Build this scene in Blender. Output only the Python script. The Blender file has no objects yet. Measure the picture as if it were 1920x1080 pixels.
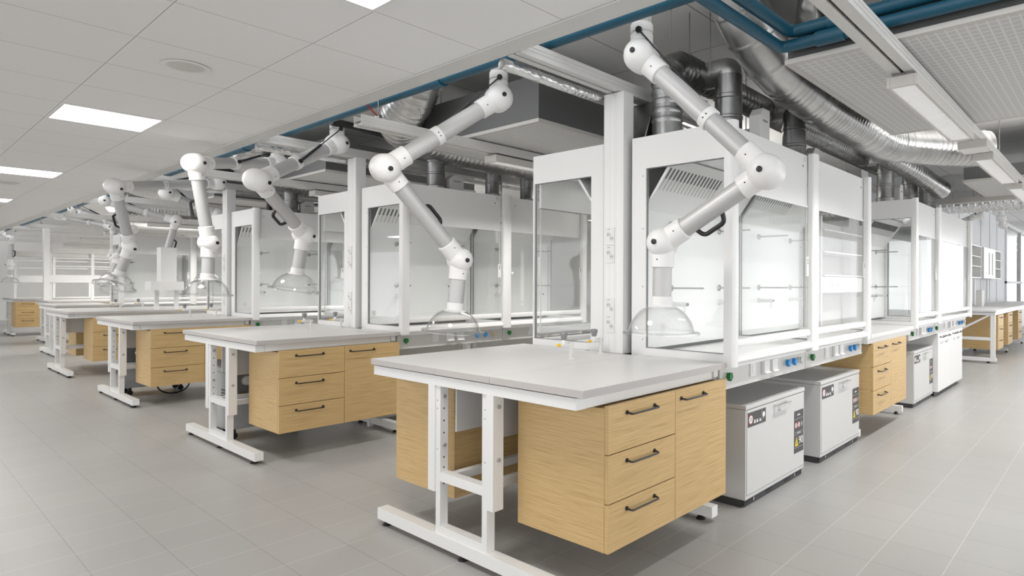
import bpy, bmesh, math, random
from mathutils import Vector, Matrix
random.seed(7)
PI = math.pi
scene = bpy.context.scene
COL = scene.collection

# ------------------------------------------------------------------ camera
FPX, CX, CY, YAW, ROLL = 1159.85, 1151.73, 530.88, 0.6862, 0.0036
cam_data = bpy.data.cameras.new('camera')
cam = bpy.data.objects.new('camera', cam_data)
COL.objects.link(cam)
cam_data.sensor_width = 36.0
cam_data.lens = FPX / 1920 * 36
cam_data.shift_x = (960 - CX) / 1920
cam_data.shift_y = (CY - 540) / 1920
cam_data.clip_start = 0.05
cam_data.clip_end = 200
fw = Vector((math.cos(YAW), math.sin(YAW), 0))
rt0 = Vector((math.sin(YAW), -math.cos(YAW), 0))
up0 = Vector((0, 0, 1))
rt = rt0 * math.cos(ROLL) + up0 * math.sin(ROLL)
upv = up0 * math.cos(ROLL) - rt0 * math.sin(ROLL)
cam.matrix_world = Matrix(((rt.x, upv.x, -fw.x, 0), (rt.y, upv.y, -fw.y, 0), (rt.z, upv.z, -fw.z, 1.32), (0, 0, 0, 1)))
scene.camera = cam

# ------------------------------------------------------------------ world, colour management
W = bpy.data.worlds.new('world')
scene.world = W
W.use_nodes = True
W.node_tree.nodes['Background'].inputs[0].default_value = (0.97, 0.985, 1.0, 1)
W.node_tree.nodes['Background'].inputs[1].default_value = 1.5
vs = scene.view_settings
vs.view_transform = 'Standard'
vs.look = 'None'
vs.gamma = 1
vs.use_curve_mapping = False
vs.exposure = 0.66
cy = scene.cycles
cy.max_bounces = 9
cy.diffuse_bounces = 4
cy.glossy_bounces = 4
cy.transmission_bounces = 6
cy.transparent_max_bounces = 24
cy.caustics_reflective = False
cy.caustics_refractive = False
cy.sample_clamp_indirect = 6
cy.use_denoising = True

PANEL_W = 13.0      # recessed ceiling light
LUM_W = 12.8        # suspended luminaire over an aisle
SLAB_FILL_W = 24.0         # added upward fill over the second luminaires, brightens the slab
HOOD_W = 0.28        # lamp inside a fume hood

# ------------------------------------------------------------------ materials
def new_mat(name):
    m = bpy.data.materials.new(name)
    m.use_nodes = True
    return m, m.node_tree.nodes, m.node_tree.links, m.node_tree.nodes['Principled BSDF']

def plain(name, col, rough=0.5, metal=0.0, spec=0.5, coat=0.0, var=0.0, scale=4.0):
    m, n, l, b = new_mat(name)
    b.inputs['Base Color'].default_value = (*col, 1)
    b.inputs['Roughness'].default_value = rough
    b.inputs['Metallic'].default_value = metal
    b.inputs['Specular IOR Level'].default_value = spec
    if coat:
        b.inputs['Coat Weight'].default_value = coat
    if var:
        t = n.new('ShaderNodeTexCoord'); k = n.new('ShaderNodeTexNoise'); r = n.new('ShaderNodeValToRGB')
        k.inputs['Scale'].default_value = scale; k.inputs['Detail'].default_value = 5
        l.new(t.outputs['Object'], k.inputs['Vector']); l.new(k.outputs['Fac'], r.inputs['Fac'])
        r.color_ramp.elements[0].position = 0.3; r.color_ramp.elements[1].position = 0.7
        r.color_ramp.elements[0].color = (*[c * (1 - var) for c in col], 1)
        r.color_ramp.elements[1].color = (*[min(1, c * (1 + var)) for c in col], 1)
        l.new(r.outputs['Color'], b.inputs['Base Color'])
    return m

def emit(name, col, s):
    m, n, l, b = new_mat(name)
    b.inputs['Base Color'].default_value = (0.8, 0.8, 0.8, 1)
    b.inputs['Emission Color'].default_value = (*col, 1)
    b.inputs['Emission Strength'].default_value = s
    return m

def math_node(n, l, op, a, b=None, c=None):
    k = n.new('ShaderNodeMath'); k.operation = op
    for i, v in enumerate((a, b, c)):
        if v is None: continue
        if isinstance(v, (int, float)): k.inputs[i].default_value = v
        else: l.new(v, k.inputs[i])
    return k.outputs[0]

def mix_col(n, l, fac, a, b):
    k = n.new('ShaderNodeMix'); k.data_type = 'RGBA'
    for s, v in ((0, fac), (6, a), (7, b)):
        if isinstance(v, (int, float)): k.inputs[s].default_value = v
        elif isinstance(v, tuple): k.inputs[s].default_value = (*v, 1)
        else: l.new(v, k.inputs[s])
    return k.outputs[2]

def xyz(n, l, kind='Object'):
    t = n.new('ShaderNodeTexCoord'); s = n.new('ShaderNodeSeparateXYZ')
    l.new(t.outputs[kind], s.inputs[0])
    return t, s

def line_mask(n, l, coord, off, pitch, half):
    d = math_node(n, l, 'PINGPONG', math_node(n, l, 'SUBTRACT', coord, off), pitch / 2)
    return math_node(n, l, 'LESS_THAN', d, half)

def cell_noise(n, l, s, ox, px, oy, py):
    cxn = math_node(n, l, 'FLOOR', math_node(n, l, 'DIVIDE', math_node(n, l, 'SUBTRACT', s.outputs[0], ox), px))
    cyn = math_node(n, l, 'FLOOR', math_node(n, l, 'DIVIDE', math_node(n, l, 'SUBTRACT', s.outputs[1], oy), py))
    c = n.new('ShaderNodeCombineXYZ'); l.new(cxn, c.inputs[0]); l.new(cyn, c.inputs[1])
    w = n.new('ShaderNodeTexWhiteNoise'); w.noise_dimensions = '3D'; l.new(c.outputs[0], w.inputs['Vector'])
    return w.outputs['Value']

def tile_floor():
    m, n, l, b = new_mat('floor_tiles')
    t, s = xyz(n, l)
    ox, oy, p = 3.0528, 1.5186, 0.2985
    gx = line_mask(n, l, s.outputs[0], ox, p, 0.0014)
    gy = line_mask(n, l, s.outputs[1], oy, p, 0.0020)
    v = cell_noise(n, l, s, ox, p, oy, p)
    base = mix_col(n, l, v, (0.385, 0.38, 0.37), (0.405, 0.40, 0.39))
    k = n.new('ShaderNodeTexNoise'); k.inputs['Scale'].default_value = 3.0; k.inputs['Detail'].default_value = 6
    mp = n.new('ShaderNodeMapping'); mp.inputs['Scale'].default_value = (1.0, 7.0, 1)
    l.new(t.outputs['Object'], mp.inputs[0]); l.new(mp.outputs[0], k.inputs['Vector'])
    base = mix_col(n, l, math_node(n, l, 'MULTIPLY', k.outputs['Fac'], 0.16), base, (0.33, 0.32, 0.31))
    base = mix_col(n, l, gx, base, (0.24, 0.235, 0.225))
    base = mix_col(n, l, math_node(n, l, 'MULTIPLY', gy, 0.8), base, (0.56, 0.55, 0.535))
    l.new(base, b.inputs['Base Color'])
    b.inputs['Roughness'].default_value = 0.36
    b.inputs['Specular IOR Level'].default_value = 0.45
    return m

def tile_ceiling():
    m, n, l, b = new_mat('ceiling_tiles')
    t, s = xyz(n, l)
    ox, oy, p = 0.829, 3.617, 0.5687
    g1 = line_mask(n, l, s.outputs[0], ox, p, 0.0022)
    g2 = line_mask(n, l, s.outputs[1], oy, p, 0.0022)
    e = math_node(n, l, 'MAXIMUM', g1, g2)
    e2 = line_mask(n, l, s.outputs[0], ox, p, 0.010)
    k = n.new('ShaderNodeTexNoise'); k.inputs['Scale'].default_value = 160; k.inputs['Detail'].default_value = 3
    l.new(t.outputs['Object'], k.inputs['Vector'])
    base = mix_col(n, l, k.outputs['Fac'], (0.86, 0.855, 0.845), (0.89, 0.885, 0.875))
    base = mix_col(n, l, math_node(n, l, 'MULTIPLY', e2, 0.5), base, (0.90, 0.895, 0.885))
    base = mix_col(n, l, e, base, (0.46, 0.455, 0.445))
    l.new(base, b.inputs['Base Color'])
    b.inputs['Roughness'].default_value = 0.85
    return m

def slab_mat():
    m, n, l, b = new_mat('concrete_slab')
    t, s = xyz(n, l)
    g1 = line_mask(n, l, s.outputs[0], 3.09, 0.80, 0.004)
    g2 = line_mask(n, l, s.outputs[1], 2.05, 0.80, 0.004)
    e = math_node(n, l, 'MAXIMUM', g1, g2)
    k = n.new('ShaderNodeTexNoise'); k.inputs['Scale'].default_value = 2.0
    l.new(t.outputs['Object'], k.inputs['Vector'])
    base = mix_col(n, l, k.outputs['Fac'], (0.80, 0.795, 0.78), (0.86, 0.855, 0.84))
    base = mix_col(n, l, e, base, (0.25, 0.25, 0.24))
    l.new(base, b.inputs['Base Color'])
    b.inputs['Roughness'].default_value = 0.9
    return m

def perforated(name='perforated_panel'):
    m, n, l, b = new_mat(name)
    t, s = xyz(n, l)
    gx = line_mask(n, l, s.outputs[0], 0.0, 0.052, 0.0055)
    gy = line_mask(n, l, s.outputs[1], 0.0, 0.040, 0.0042)
    e = math_node(n, l, 'MAXIMUM', gx, gy)
    hx = math_node(n, l, 'PINGPONG', s.outputs[0], 0.0035)
    hy = math_node(n, l, 'PINGPONG', s.outputs[1], 0.0035)
    hole = math_node(n, l, 'MULTIPLY', math_node(n, l, 'LESS_THAN', hx, 0.0019), math_node(n, l, 'LESS_THAN', hy, 0.0019))
    inside = mix_col(n, l, hole, (0.62, 0.615, 0.605), (0.46, 0.46, 0.455))
    l.new(mix_col(n, l, e, inside, (0.72, 0.715, 0.70)), b.inputs['Base Color'])
    b.inputs['Roughness'].default_value = 0.5
    return m

def oak():
    m, n, l, b = new_mat('oak_veneer')
    t = n.new('ShaderNodeTexCoord')
    mp = n.new('ShaderNodeMapping'); mp.inputs['Scale'].default_value = (4.0, 4.0, 210)
    l.new(t.outputs['Object'], mp.inputs[0])
    k = n.new('ShaderNodeTexNoise'); k.inputs['Scale'].default_value = 1.0; k.inputs['Detail'].default_value = 4; k.inputs['Roughness'].default_value = 0.6
    l.new(mp.outputs[0], k.inputs['Vector'])
    mp2 = n.new('ShaderNodeMapping'); mp2.inputs['Scale'].default_value = (9, 9, 520)
    l.new(t.outputs['Object'], mp2.inputs[0])
    k2 = n.new('ShaderNodeTexNoise'); k2.inputs['Scale'].default_value = 1.0; k2.inputs['Detail'].default_value = 2
    l.new(mp2.outputs[0], k2.inputs['Vector'])
    r = n.new('ShaderNodeValToRGB')
    e = r.color_ramp.elements
    e[0].position = 0.30; e[0].color = (0.41, 0.262, 0.112, 1)
    e[1].position = 0.72; e[1].color = (0.67, 0.485, 0.25, 1)
    x = e.new(0.5); x.color = (0.59, 0.405, 0.188, 1)
    f = math_node(n, l, 'ADD', math_node(n, l, 'MULTIPLY', k.outputs['Fac'], 0.72), math_node(n, l, 'MULTIPLY', k2.outputs['Fac'], 0.28))
    l.new(f, r.inputs['Fac'])
    l.new(r.outputs['Color'], b.inputs['Base Color'])
    b.inputs['Roughness'].default_value = 0.45
    b.inputs['Specular IOR Level'].default_value = 0.35
    return m

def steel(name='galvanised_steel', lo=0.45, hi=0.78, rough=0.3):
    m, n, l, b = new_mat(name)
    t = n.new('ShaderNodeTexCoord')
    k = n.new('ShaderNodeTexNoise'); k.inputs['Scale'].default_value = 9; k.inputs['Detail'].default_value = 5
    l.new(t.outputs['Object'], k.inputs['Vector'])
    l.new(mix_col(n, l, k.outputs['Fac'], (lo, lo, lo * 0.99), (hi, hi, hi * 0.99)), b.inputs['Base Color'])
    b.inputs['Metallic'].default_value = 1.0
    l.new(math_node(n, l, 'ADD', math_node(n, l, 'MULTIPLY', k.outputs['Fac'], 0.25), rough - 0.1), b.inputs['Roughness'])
    return m

def foil():
    m, n, l, b = new_mat('crumpled_foil')
    t = n.new('ShaderNodeTexCoord')
    k = n.new('ShaderNodeTexVoronoi'); k.inputs['Scale'].default_value = 26
    l.new(t.outputs['Object'], k.inputs['Vector'])
    bp = n.new('ShaderNodeBump'); bp.inputs['Strength'].default_value = 0.4; bp.inputs['Distance'].default_value = 0.02
    l.new(k.outputs['Distance'], bp.inputs['Height']); l.new(bp.outputs[0], b.inputs['Normal'])
    b.inputs['Base Color'].default_value = (0.72, 0.72, 0.72, 1)
    b.inputs['Metallic'].default_value = 1.0
    b.inputs['Roughness'].default_value = 0.28
    return m

def thin_glass(name, tint=(0.991, 0.994, 0.992), ior=1.45, boost=1.0, edge=0.0):
    m, n, l, b = new_mat(name)
    n.remove(b)
    out = n['Material Output']
    tr = n.new('ShaderNodeBsdfTransparent')
    gl = n.new('ShaderNodeBsdfGlossy'); gl.inputs['Roughness'].default_value = 0.02; gl.inputs[0].default_value = (1, 1, 1, 1)
    lw = n.new('ShaderNodeLayerWeight'); lw.inputs[0].default_value = 0.5
    f5 = math_node(n, l, 'POWER', lw.outputs['Facing'], 5.0)
    l.new(mix_col(n, l, math_node(n, l, 'MULTIPLY', math_node(n, l, 'POWER', lw.outputs['Facing'], 3.0), edge), tint, (0.25, 0.26, 0.26)), tr.inputs[0])
    f0 = ((ior - 1) / (ior + 1)) ** 2 * boost
    fac = math_node(n, l, 'MINIMUM', math_node(n, l, 'ADD', math_node(n, l, 'MULTIPLY', f5, 0.55), f0), 0.7)
    mx = n.new('ShaderNodeMixShader')
    l.new(fac, mx.inputs[0])
    l.new(tr.outputs[0], mx.inputs[1]); l.new(gl.outputs[0], mx.inputs[2])
    l.new(mx.outputs[0], out.inputs[0])
    return m

M = {}
M['white'] = plain('white_powder_coat', (0.80, 0.795, 0.785), 0.32, spec=0.5)
M['fascia'] = plain('pale_grey_fascia', (0.74, 0.737, 0.73), 0.3)
M['arm_white'] = plain('white_arm_plastic', (0.82, 0.81, 0.80), 0.35)
M['hood_in'] = plain('white_hood_liner', (0.86, 0.862, 0.855), 0.4)
M['slot_dark'] = plain('dark_slot', (0.10, 0.105, 0.10), 0.6)
M['grey_in'] = plain('grey_hood_back', (0.30, 0.31, 0.30), 0.5)
M['top'] = plain('grey_laminate', (0.70, 0.69, 0.68), 0.38, var=0.02, scale=3)
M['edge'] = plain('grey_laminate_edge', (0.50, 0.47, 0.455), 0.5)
M['ctrl'] = plain('light_grey_panel', (0.62, 0.61, 0.59), 0.45)
M['fitting'] = plain('white_socket_plastic', (0.76, 0.755, 0.745), 0.35)
M['cab'] = plain('grey_safety_cabinet', (0.60, 0.595, 0.585), 0.4)
M['cab_dark'] = plain('dark_plinth', (0.045, 0.045, 0.047), 0.5)
M['sticker'] = plain('charcoal_sticker', (0.065, 0.064, 0.066), 0.5)
M['sticker_white'] = plain('white_print', (0.8, 0.8, 0.8), 0.5)
M['black'] = plain('black_plastic', (0.012, 0.012, 0.013), 0.4)
M['black_metal'] = plain('black_metal', (0.02, 0.018, 0.017), 0.35)
M['red'] = plain('red_print', (0.42, 0.03, 0.025), 0.5)
M['yellow'] = plain('yellow_plastic', (0.85, 0.50, 0.01), 0.45)
M['yellow_print'] = plain('yellow_print', (0.80, 0.62, 0.02), 0.5)
M['green'] = plain('green_knob', (0.006, 0.14, 0.025), 0.4)
M['blue'] = plain('blue_knob', (0.02, 0.22, 0.55), 0.4)
M['grey_knob'] = plain('grey_knob', (0.23, 0.235, 0.24), 0.45)
M['chrome'] = plain('chrome', (0.72, 0.72, 0.72), 0.15, metal=1.0)
M['bolt'] = plain('zinc_bolt', (0.42, 0.42, 0.42), 0.35, metal=0.3)
M['rod'] = plain('stainless_rod', (0.42, 0.42, 0.41), 0.3, metal=1.0)
M['alu'] = plain('satin_aluminium', (0.54, 0.535, 0.53), 0.46, metal=0.35)
M['duct_white'] = plain('grey_mount_tube', (0.50, 0.49, 0.48), 0.45)
M['steel'] = steel()
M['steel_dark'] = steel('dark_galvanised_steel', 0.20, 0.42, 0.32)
M['foil'] = foil()
M['plenum'] = plain('dark_grey_sheet', (0.115, 0.117, 0.115), 0.4)
M['lum_grey'] = plain('beige_metal', (0.58, 0.56, 0.53), 0.4)
M['rail'] = plain('light_grey_rail', (0.66, 0.65, 0.63), 0.4)
M['pipe'] = plain('blue_pipe_plastic', (0.006, 0.075, 0.125), 0.4)
M['oak'] = oak()
M['floor'] = tile_floor()
M['ceil'] = tile_ceiling()
M['slab'] = slab_mat()
M['perf'] = perforated()
M['glass'] = thin_glass('clear_glass')
M['dome'] = thin_glass('clear_acrylic', (0.985, 0.985, 0.985), 1.5, 1.0, 0.28)
M['dome_rim'] = thin_glass('acrylic_rim', (0.94, 0.943, 0.943), 1.5, 1.4, 0.4)
M['wall'] = plain('white_wall', (0.84, 0.835, 0.82), 0.8, var=0.015)
M['wall_grey'] = plain('pale_grey_wall', (0.72, 0.73, 0.745), 0.7)
M['panel_light'] = emit('light_panel', (1, 0.985, 0.96), 3.0)
M['lum_light'] = emit('luminaire_diffuser', (1, 0.985, 0.96), 0.12)
M['bulb'] = emit('hood_lamp', (1, 1, 0.98), 1.0)
M['pump'] = plain('grey_machine_paint', (0.36, 0.365, 0.365), 0.45)
M['pump_dark'] = plain('dark_machine_panel', (0.13, 0.135, 0.135), 0.45)
M['brass'] = plain('brass', (0.45, 0.31, 0.12), 0.3, metal=1.0)
M['bark'] = plain('bark', (0.09, 0.08, 0.075), 0.9)
M['snow'] = plain('snow_ground', (0.8, 0.8, 0.8), 0.9)
M['red_wire'] = plain('red_cable', (0.30, 0.02, 0.02), 0.5)

# ------------------------------------------------------------------ mesh helpers
class MB:
    def __init__(s): s.bm = bmesh.new()
    def _faces(s, fs, mi):
        for f in fs: f.material_index = mi; f.smooth = True
    def box(s, x0, x1, y0, y1, z0, z1, mi=0):
        v = [s.bm.verts.new((x, y, z)) for z in (z0, z1) for y in (y0, y1) for x in (x0, x1)]
        q = ((0, 2, 3, 1), (4, 5, 7, 6), (0, 1, 5, 4), (2, 6, 7, 3), (0, 4, 6, 2), (1, 3, 7, 5))
        s._faces([s.bm.faces.new([v[i] for i in a]) for a in q], mi)
        return s
    def prism(s, pts, vec, mi=0):
        vec = Vector(vec)
        a = [s.bm.verts.new(p) for p in pts]; b = [s.bm.verts.new(Vector(p) + vec) for p in pts]
        n = len(a); fs = [s.bm.faces.new(list(reversed(a))), s.bm.faces.new(b)]
        for i in range(n): fs.append(s.bm.faces.new((a[i], a[(i + 1) % n], b[(i + 1) % n], b[i])))
        s._faces(fs, mi); return s
    def ring_tube(s, rings, mi=0, caps=True):
        # rings: list of (centre, axis dir, radius)
        prev = None; fs = []; seg = s.seg
        ref = None
        for i, (c, d, r) in enumerate(rings):
            d = Vector(d).normalized(); c = Vector(c)
            if ref is None:
                ref = Vector((0, 0, 1)) if abs(d.z) < 0.9 else Vector((1, 0, 0))
            u = (ref - d * ref.dot(d)).normalized(); ref = u; w = d.cross(u)
            cur = [s.bm.verts.new(c + (u * math.cos(2 * PI * k / seg) + w * math.sin(2 * PI * k / seg)) * max(r, 1e-5)) for k in range(seg)]
            if prev:
                for k in range(seg): fs.append(s.bm.faces.new((prev[k], prev[(k + 1) % seg], cur[(k + 1) % seg], cur[k])))
            elif caps: fs.append(s.bm.faces.new(list(reversed(cur))))
            prev = cur
        if caps: fs.append(s.bm.faces.new(prev))
        s._faces(fs, mi); return s
    seg = 16
    def cyl(s, p, q, r, seg=16, mi=0, r2=None, caps=True):
        s.seg = seg; d = Vector(q) - Vector(p)
        return s.ring_tube([(p, d, r), (q, d, r if r2 is None else r2)], mi, caps)
    def lathe(s, prof, base, axis=(0, 0, 1), seg=24, mi=0, caps=True):
        s.seg = seg; a = Vector(axis).normalized(); b = Vector(base)
        return s.ring_tube([(b + a * z, a, r) for r, z in prof], mi, caps)
    def capsule(s, p, q, r, seg=20, mi=0, n=6):
        p, q = Vector(p), Vector(q); a = (q - p).normalized(); s.seg = seg; R = []
        for i in range(n + 1):
            t = PI / 2 * i / n
            R.append((p - a * r * math.cos(t), a, r * math.sin(t)))
        for i in range(n, -1, -1):
            t = PI / 2 * i / n
            R.append((q + a * r * math.cos(t), a, r * math.sin(t)))
        return s.ring_tube(R, mi, True)
    def tube(s, pts, r, seg=10, mi=0, caps=True):
        pts = [Vector(p) for p in pts]; R = []
        for i, p in enumerate(pts):
            d = (pts[min(i + 1, len(pts) - 1)] - pts[max(i - 1, 0)])
            R.append((p, d, r[i] if isinstance(r, (list, tuple)) else r))
        s.seg = seg
        return s.ring_tube(R, mi, caps)
    def build(s, name, mats, parent=None, bevel=0.0, loc=None, angle=38):
        bmesh.ops.recalc_face_normals(s.bm, faces=s.bm.faces)
        me = bpy.data.meshes.new(name); s.bm.to_mesh(me); s.bm.free()
        for m in (mats if isinstance(mats, (list, tuple)) else [mats]): me.materials.append(M[m])
        try: me.set_sharp_from_angle(angle=math.radians(angle))
        except Exception: pass
        o = bpy.data.objects.new(name, me); COL.objects.link(o)
        if parent: o.parent = parent
        if loc: o.location = loc
        if bevel:
            b = o.modifiers.new('bevel', 'BEVEL'); b.width = bevel; b.segments = 2; b.limit_method = 'ANGLE'; b.angle_limit = math.radians(50)
        return o

def smooth_path(pts, rad=0.15, n=7):
    pts = [Vector(p) for p in pts]; out = [pts[0]]
    for i in range(1, len(pts) - 1):
        a, b, c = pts[i - 1], pts[i], pts[i + 1]
        r = min(rad, (b - a).length * 0.49, (c - b).length * 0.49)
        p = b + (a - b).normalized() * r; q = b + (c - b).normalized() * r
        for k in range(n + 1):
            t = k / n; out.append((1 - t) ** 2 * p + 2 * t * (1 - t) * b + t * t * q)
    out.append(pts[-1]); return out

def resample(pts, step):
    out = [pts[0].copy()]; acc = 0.0
    for a, b in zip(pts, pts[1:]):
        L = (b - a).length; d = step - acc
        while d <= L:
            out.append(a + (b - a) * (d / L)); d += step
        acc = L - (d - step)
    if (out[-1] - pts[-1]).length > step * 0.3: out.append(pts[-1].copy())
    return out

def tag(o, label, cat, group=None, kind=None):
    o['label'] = label; o['category'] = cat
    if group: o['group'] = group
    if kind: o['kind'] = kind
    return o

def thing(name, label, cat, loc=(0, 0, 0), rz=0.0, group=None):
    o = bpy.data.objects.new(name, None); COL.objects.link(o)
    o.empty_display_size = 0.1
    o.location = loc; o.rotation_euler = (0, 0, rz)
    return tag(o, label, cat, group)

def dup(root, loc, rz=None, label=None, group=None):
    kids = {}
    for o in list(COL.objects):
        if o.parent: kids.setdefault(o.parent.name, []).append(o)
    def rec(o, parent):
        c = o.copy(); COL.objects.link(c)
        if parent: c.parent = parent
        for ch in kids.get(o.name, []): rec(ch, c)
        return c
    r = rec(root, None); r.location = loc
    if rz is not None: r.rotation_euler = (0, 0, rz)
    if label: r['label'] = label
    if group: r['group'] = group
    return r

def structure(name, mb, mats):
    o = mb.build(name, mats); o['kind'] = 'structure'; return o

def text_mesh(txt, size, name, mat, parent, mtx, depth=0.0006):
    cu = bpy.data.curves.new(name, 'FONT'); cu.body = txt; cu.size = size; cu.extrude = depth; cu.align_x = 'CENTER'; cu.align_y = 'CENTER'
    t = bpy.data.objects.new(name, cu); COL.objects.link(t)
    dg = bpy.context.evaluated_depsgraph_get()
    me = bpy.data.meshes.new_from_object(t.evaluated_get(dg))
    bpy.data.objects.remove(t); bpy.data.curves.remove(cu)
    me.transform(mtx); me.materials.clear(); me.materials.append(M[mat])
    o = bpy.data.objects.new(name, me); COL.objects.link(o); o.parent = parent
    return o

def area_light(name, parent, loc, sx, sy, power, col=(1, 0.97, 0.93), spread=180):
    L = bpy.data.lights.new(name, 'AREA'); L.shape = 'RECTANGLE'; L.size = sx; L.size_y = sy; L.energy = power; L.color = col; L.spread = math.radians(spread)
    o = bpy.data.objects.new(name, L); COL.objects.link(o); o.location = loc
    if parent: o.parent = parent
    return o

KP = 3.1264      # distance between neighbouring rows of benches
YC = 2.367       # centre line of the first row
HF = 1.625       # front plane of the first row of fume hoods
NTH = ['first', 'second', 'third', 'fourth', 'fifth', 'sixth', 'seventh', 'eighth']

# ------------------------------------------------------------------ setting
structure('floor', MB().box(-7, 26, -5, 27, -0.1, 0), 'floor')
structure('ceiling', MB().box(-7, 2.0, -5, 27, 2.482, 2.50), 'ceil')
structure('trim_1', MB().box(1.967, 2.084, -5, 27, 2.474, 2.4815).box(2.070, 2.084, -5, 27, 2.4815, 2.54), 'rail')
structure('ceiling_slab', MB().box(2.0, 26, -5, 27, 3.02, 3.12), 'slab')
structure('wall_back', MB().box(-7, 26, 26.4, 26.6, 0, 3.02), 'wall')
structure('wall_end', MB().box(12.6, 12.7, 2.5, 26.4, 0, 3.02), 'wall')
structure('baseboard_back', MB().box(-7, 26, 26.36, 26.4, 0, 0.12), 'ctrl')
# partition behind the last fume hood, with a large window opening
structure('wall_right', MB().box(7.9, 19.6, 2.42, 2.5, 0, 3.02).box(19.6, 26, 2.42, 2.5, 0, 0.75).box(19.6, 26, 2.42, 2.5, 2.95, 3.02), 'wall_grey')
wm = MB()
for x in (9.8, 11.0, 12.2, 13.4, 14.6, 15.8, 17.0, 18.1):
    wm.box(x, x + 0.03, 2.405, 2.42, 0, 3.0)
structure('trim_2', wm, 'wall_grey')
win = MB()
for x in (19.56, 22.6, 25.9): win.box(x, x + 0.10, 2.38, 2.46, 0.75, 2.95)
for z in (0.72, 1.35, 2.90): win.box(19.56, 26, 2.38, 2.46, z, z + 0.06)
wo = structure('window_1', win, 'wall_grey')
g = MB().box(19.6, 26, 2.43, 2.436, 0.75, 2.95).build('window_pane', 'glass', wo)
structure('ground_outside', MB().box(20, 60, 2.6, 20, -0.3, -0.02), 'snow')

# ------------------------------------------------------------------ recessed lights and speakers in the suspended ceiling
CP = 0.5687
def ceiling_light(i, n, label):
    x0, y0 = 0.829 + CP * i, 3.617 + CP * n
    t = thing('ceiling_light', label, 'ceiling light', (x0, y0, 2.48), group='square light panels in the tiled ceiling')
    MB().box(0.005, CP - 0.005, 0.005, 0.02, -0.004, 0.0019).box(0.005, CP - 0.005, CP - 0.02, CP - 0.005, -0.004, 0.0019).box(0.005, 0.02, 0.02, CP - 0.02, -0.004, 0.0019).box(CP - 0.02, CP - 0.005, 0.02, CP - 0.02, -0.004, 0.0019).build('frame', 'white', t)
    MB().box(0.02, CP - 0.02, 0.02, CP - 0.02, -0.002, 0.0018).build('diffuser', 'panel_light', t)
    area_light('panel_lamp', t, (CP / 2, CP / 2, -0.012), 0.52, 0.52, PANEL_W)
ceiling_light(0, 3, 'bright square ceiling light nearest the camera in the tiled ceiling')
ceiling_light(0, 9, 'second bright ceiling light from the camera, farther down the tiled ceiling')
ceiling_light(0, 15, 'third bright ceiling light at the left edge, far down the tiled ceiling')
ceiling_light(0, -3, 'ceiling light cut by the top edge of the photo, near the blue pipe')
ceiling_light(0, 21, 'farthest bright ceiling light at the far end of the tiled ceiling')
for n in (-6, 0, 6, 12, 18):  # unseen panels added to light the floor and the front area
    ceiling_light(-7, n, 'added square light panel, unseen outside the left edge of the view')
def speaker(x, y, label):
    t = thing('ceiling_speaker', label, 'ceiling speaker', (x, y, 2.4815), group='round speakers in the tiled ceiling')
    MB().lathe([(0.105, 0), (0.112, -0.004), (0.095, -0.008), (0.092, -0.006)], (0, 0, 0), seg=32).build('rim', 'white', t)
    MB().lathe([(0.09, -0.005), (0.06, -0.011), (0.02, -0.013)], (0, 0, 0), seg=32).build('grille', 'ctrl', t)
speaker(1.114, 3.90, 'round white ceiling speaker beside the nearest bright light panel')
speaker(1.114, 10.2, 'round ceiling speaker farther off between the second and third light panels')

# ------------------------------------------------------------------ lab benches
def bench_frame(t, x, y_lo=0.05, y_hi=1.52):
    f = MB()
    f.box(x, x + 0.06, 0.05, 1.565, 0.813, 0.862)                     # cantilever top beam
    f.box(x - 0.002, x + 0.058, y_lo, y_hi, 0.030, 0.090)             # foot beam
    for a, b in ((0.553, 0.604), (0.999, 1.052)): f.box(x, x + 0.06, a, b, 0.29, 0.813)
    for a, b in ((0.605, 0.641), (0.962, 0.998)): f.box(x + 0.008, x + 0.054, a, b, 0.090, 0.813)
    for z0, z1 in ((0.0905, 0.125), (0.345, 0.390)): f.box(x + 0.008, x + 0.054, 0.641, 0.962, z0, z1)
    for z in (0.76, 0.52):                                            # bolts and hole rows
        for y, d in ((0.962, -1), (0.553, -1)):
            f.cyl((x + 0.03, y, z), (x + 0.03, y + 0.009 * d, z), 0.0095, 12, 1)
    for z in (0.70, 0.64, 0.58, 0.46, 0.41, 0.33):
        f.cyl((x + 0.03, 0.963, z), (x + 0.03, 0.9612, z), 0.0045, 8, 2)
    for z in (0.74, 0.70, 0.50):
        for y in (0.985, 0.62): f.cyl((x + 0.0085, y, z), (x + 0.0072, y, z), 0.003, 8, 2)
    f.build('end_frame', ['white', 'bolt', 'black'], t, 0.003)
    for y in (y_lo + 0.09, 0.80, y_hi - 0.05):
        g = MB().lathe([(0.027, 0), (0.027, 0.004), (0.012, 0.020), (0.010, 0.0225)], (x + 0.028, y, 0), seg=16)
        g.cyl((x + 0.028, y, 0.022), (x + 0.028, y, 0.032), 0.005, 8, 1)
        g.build('levelling_foot', ['black', 'chrome'], t)

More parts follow.
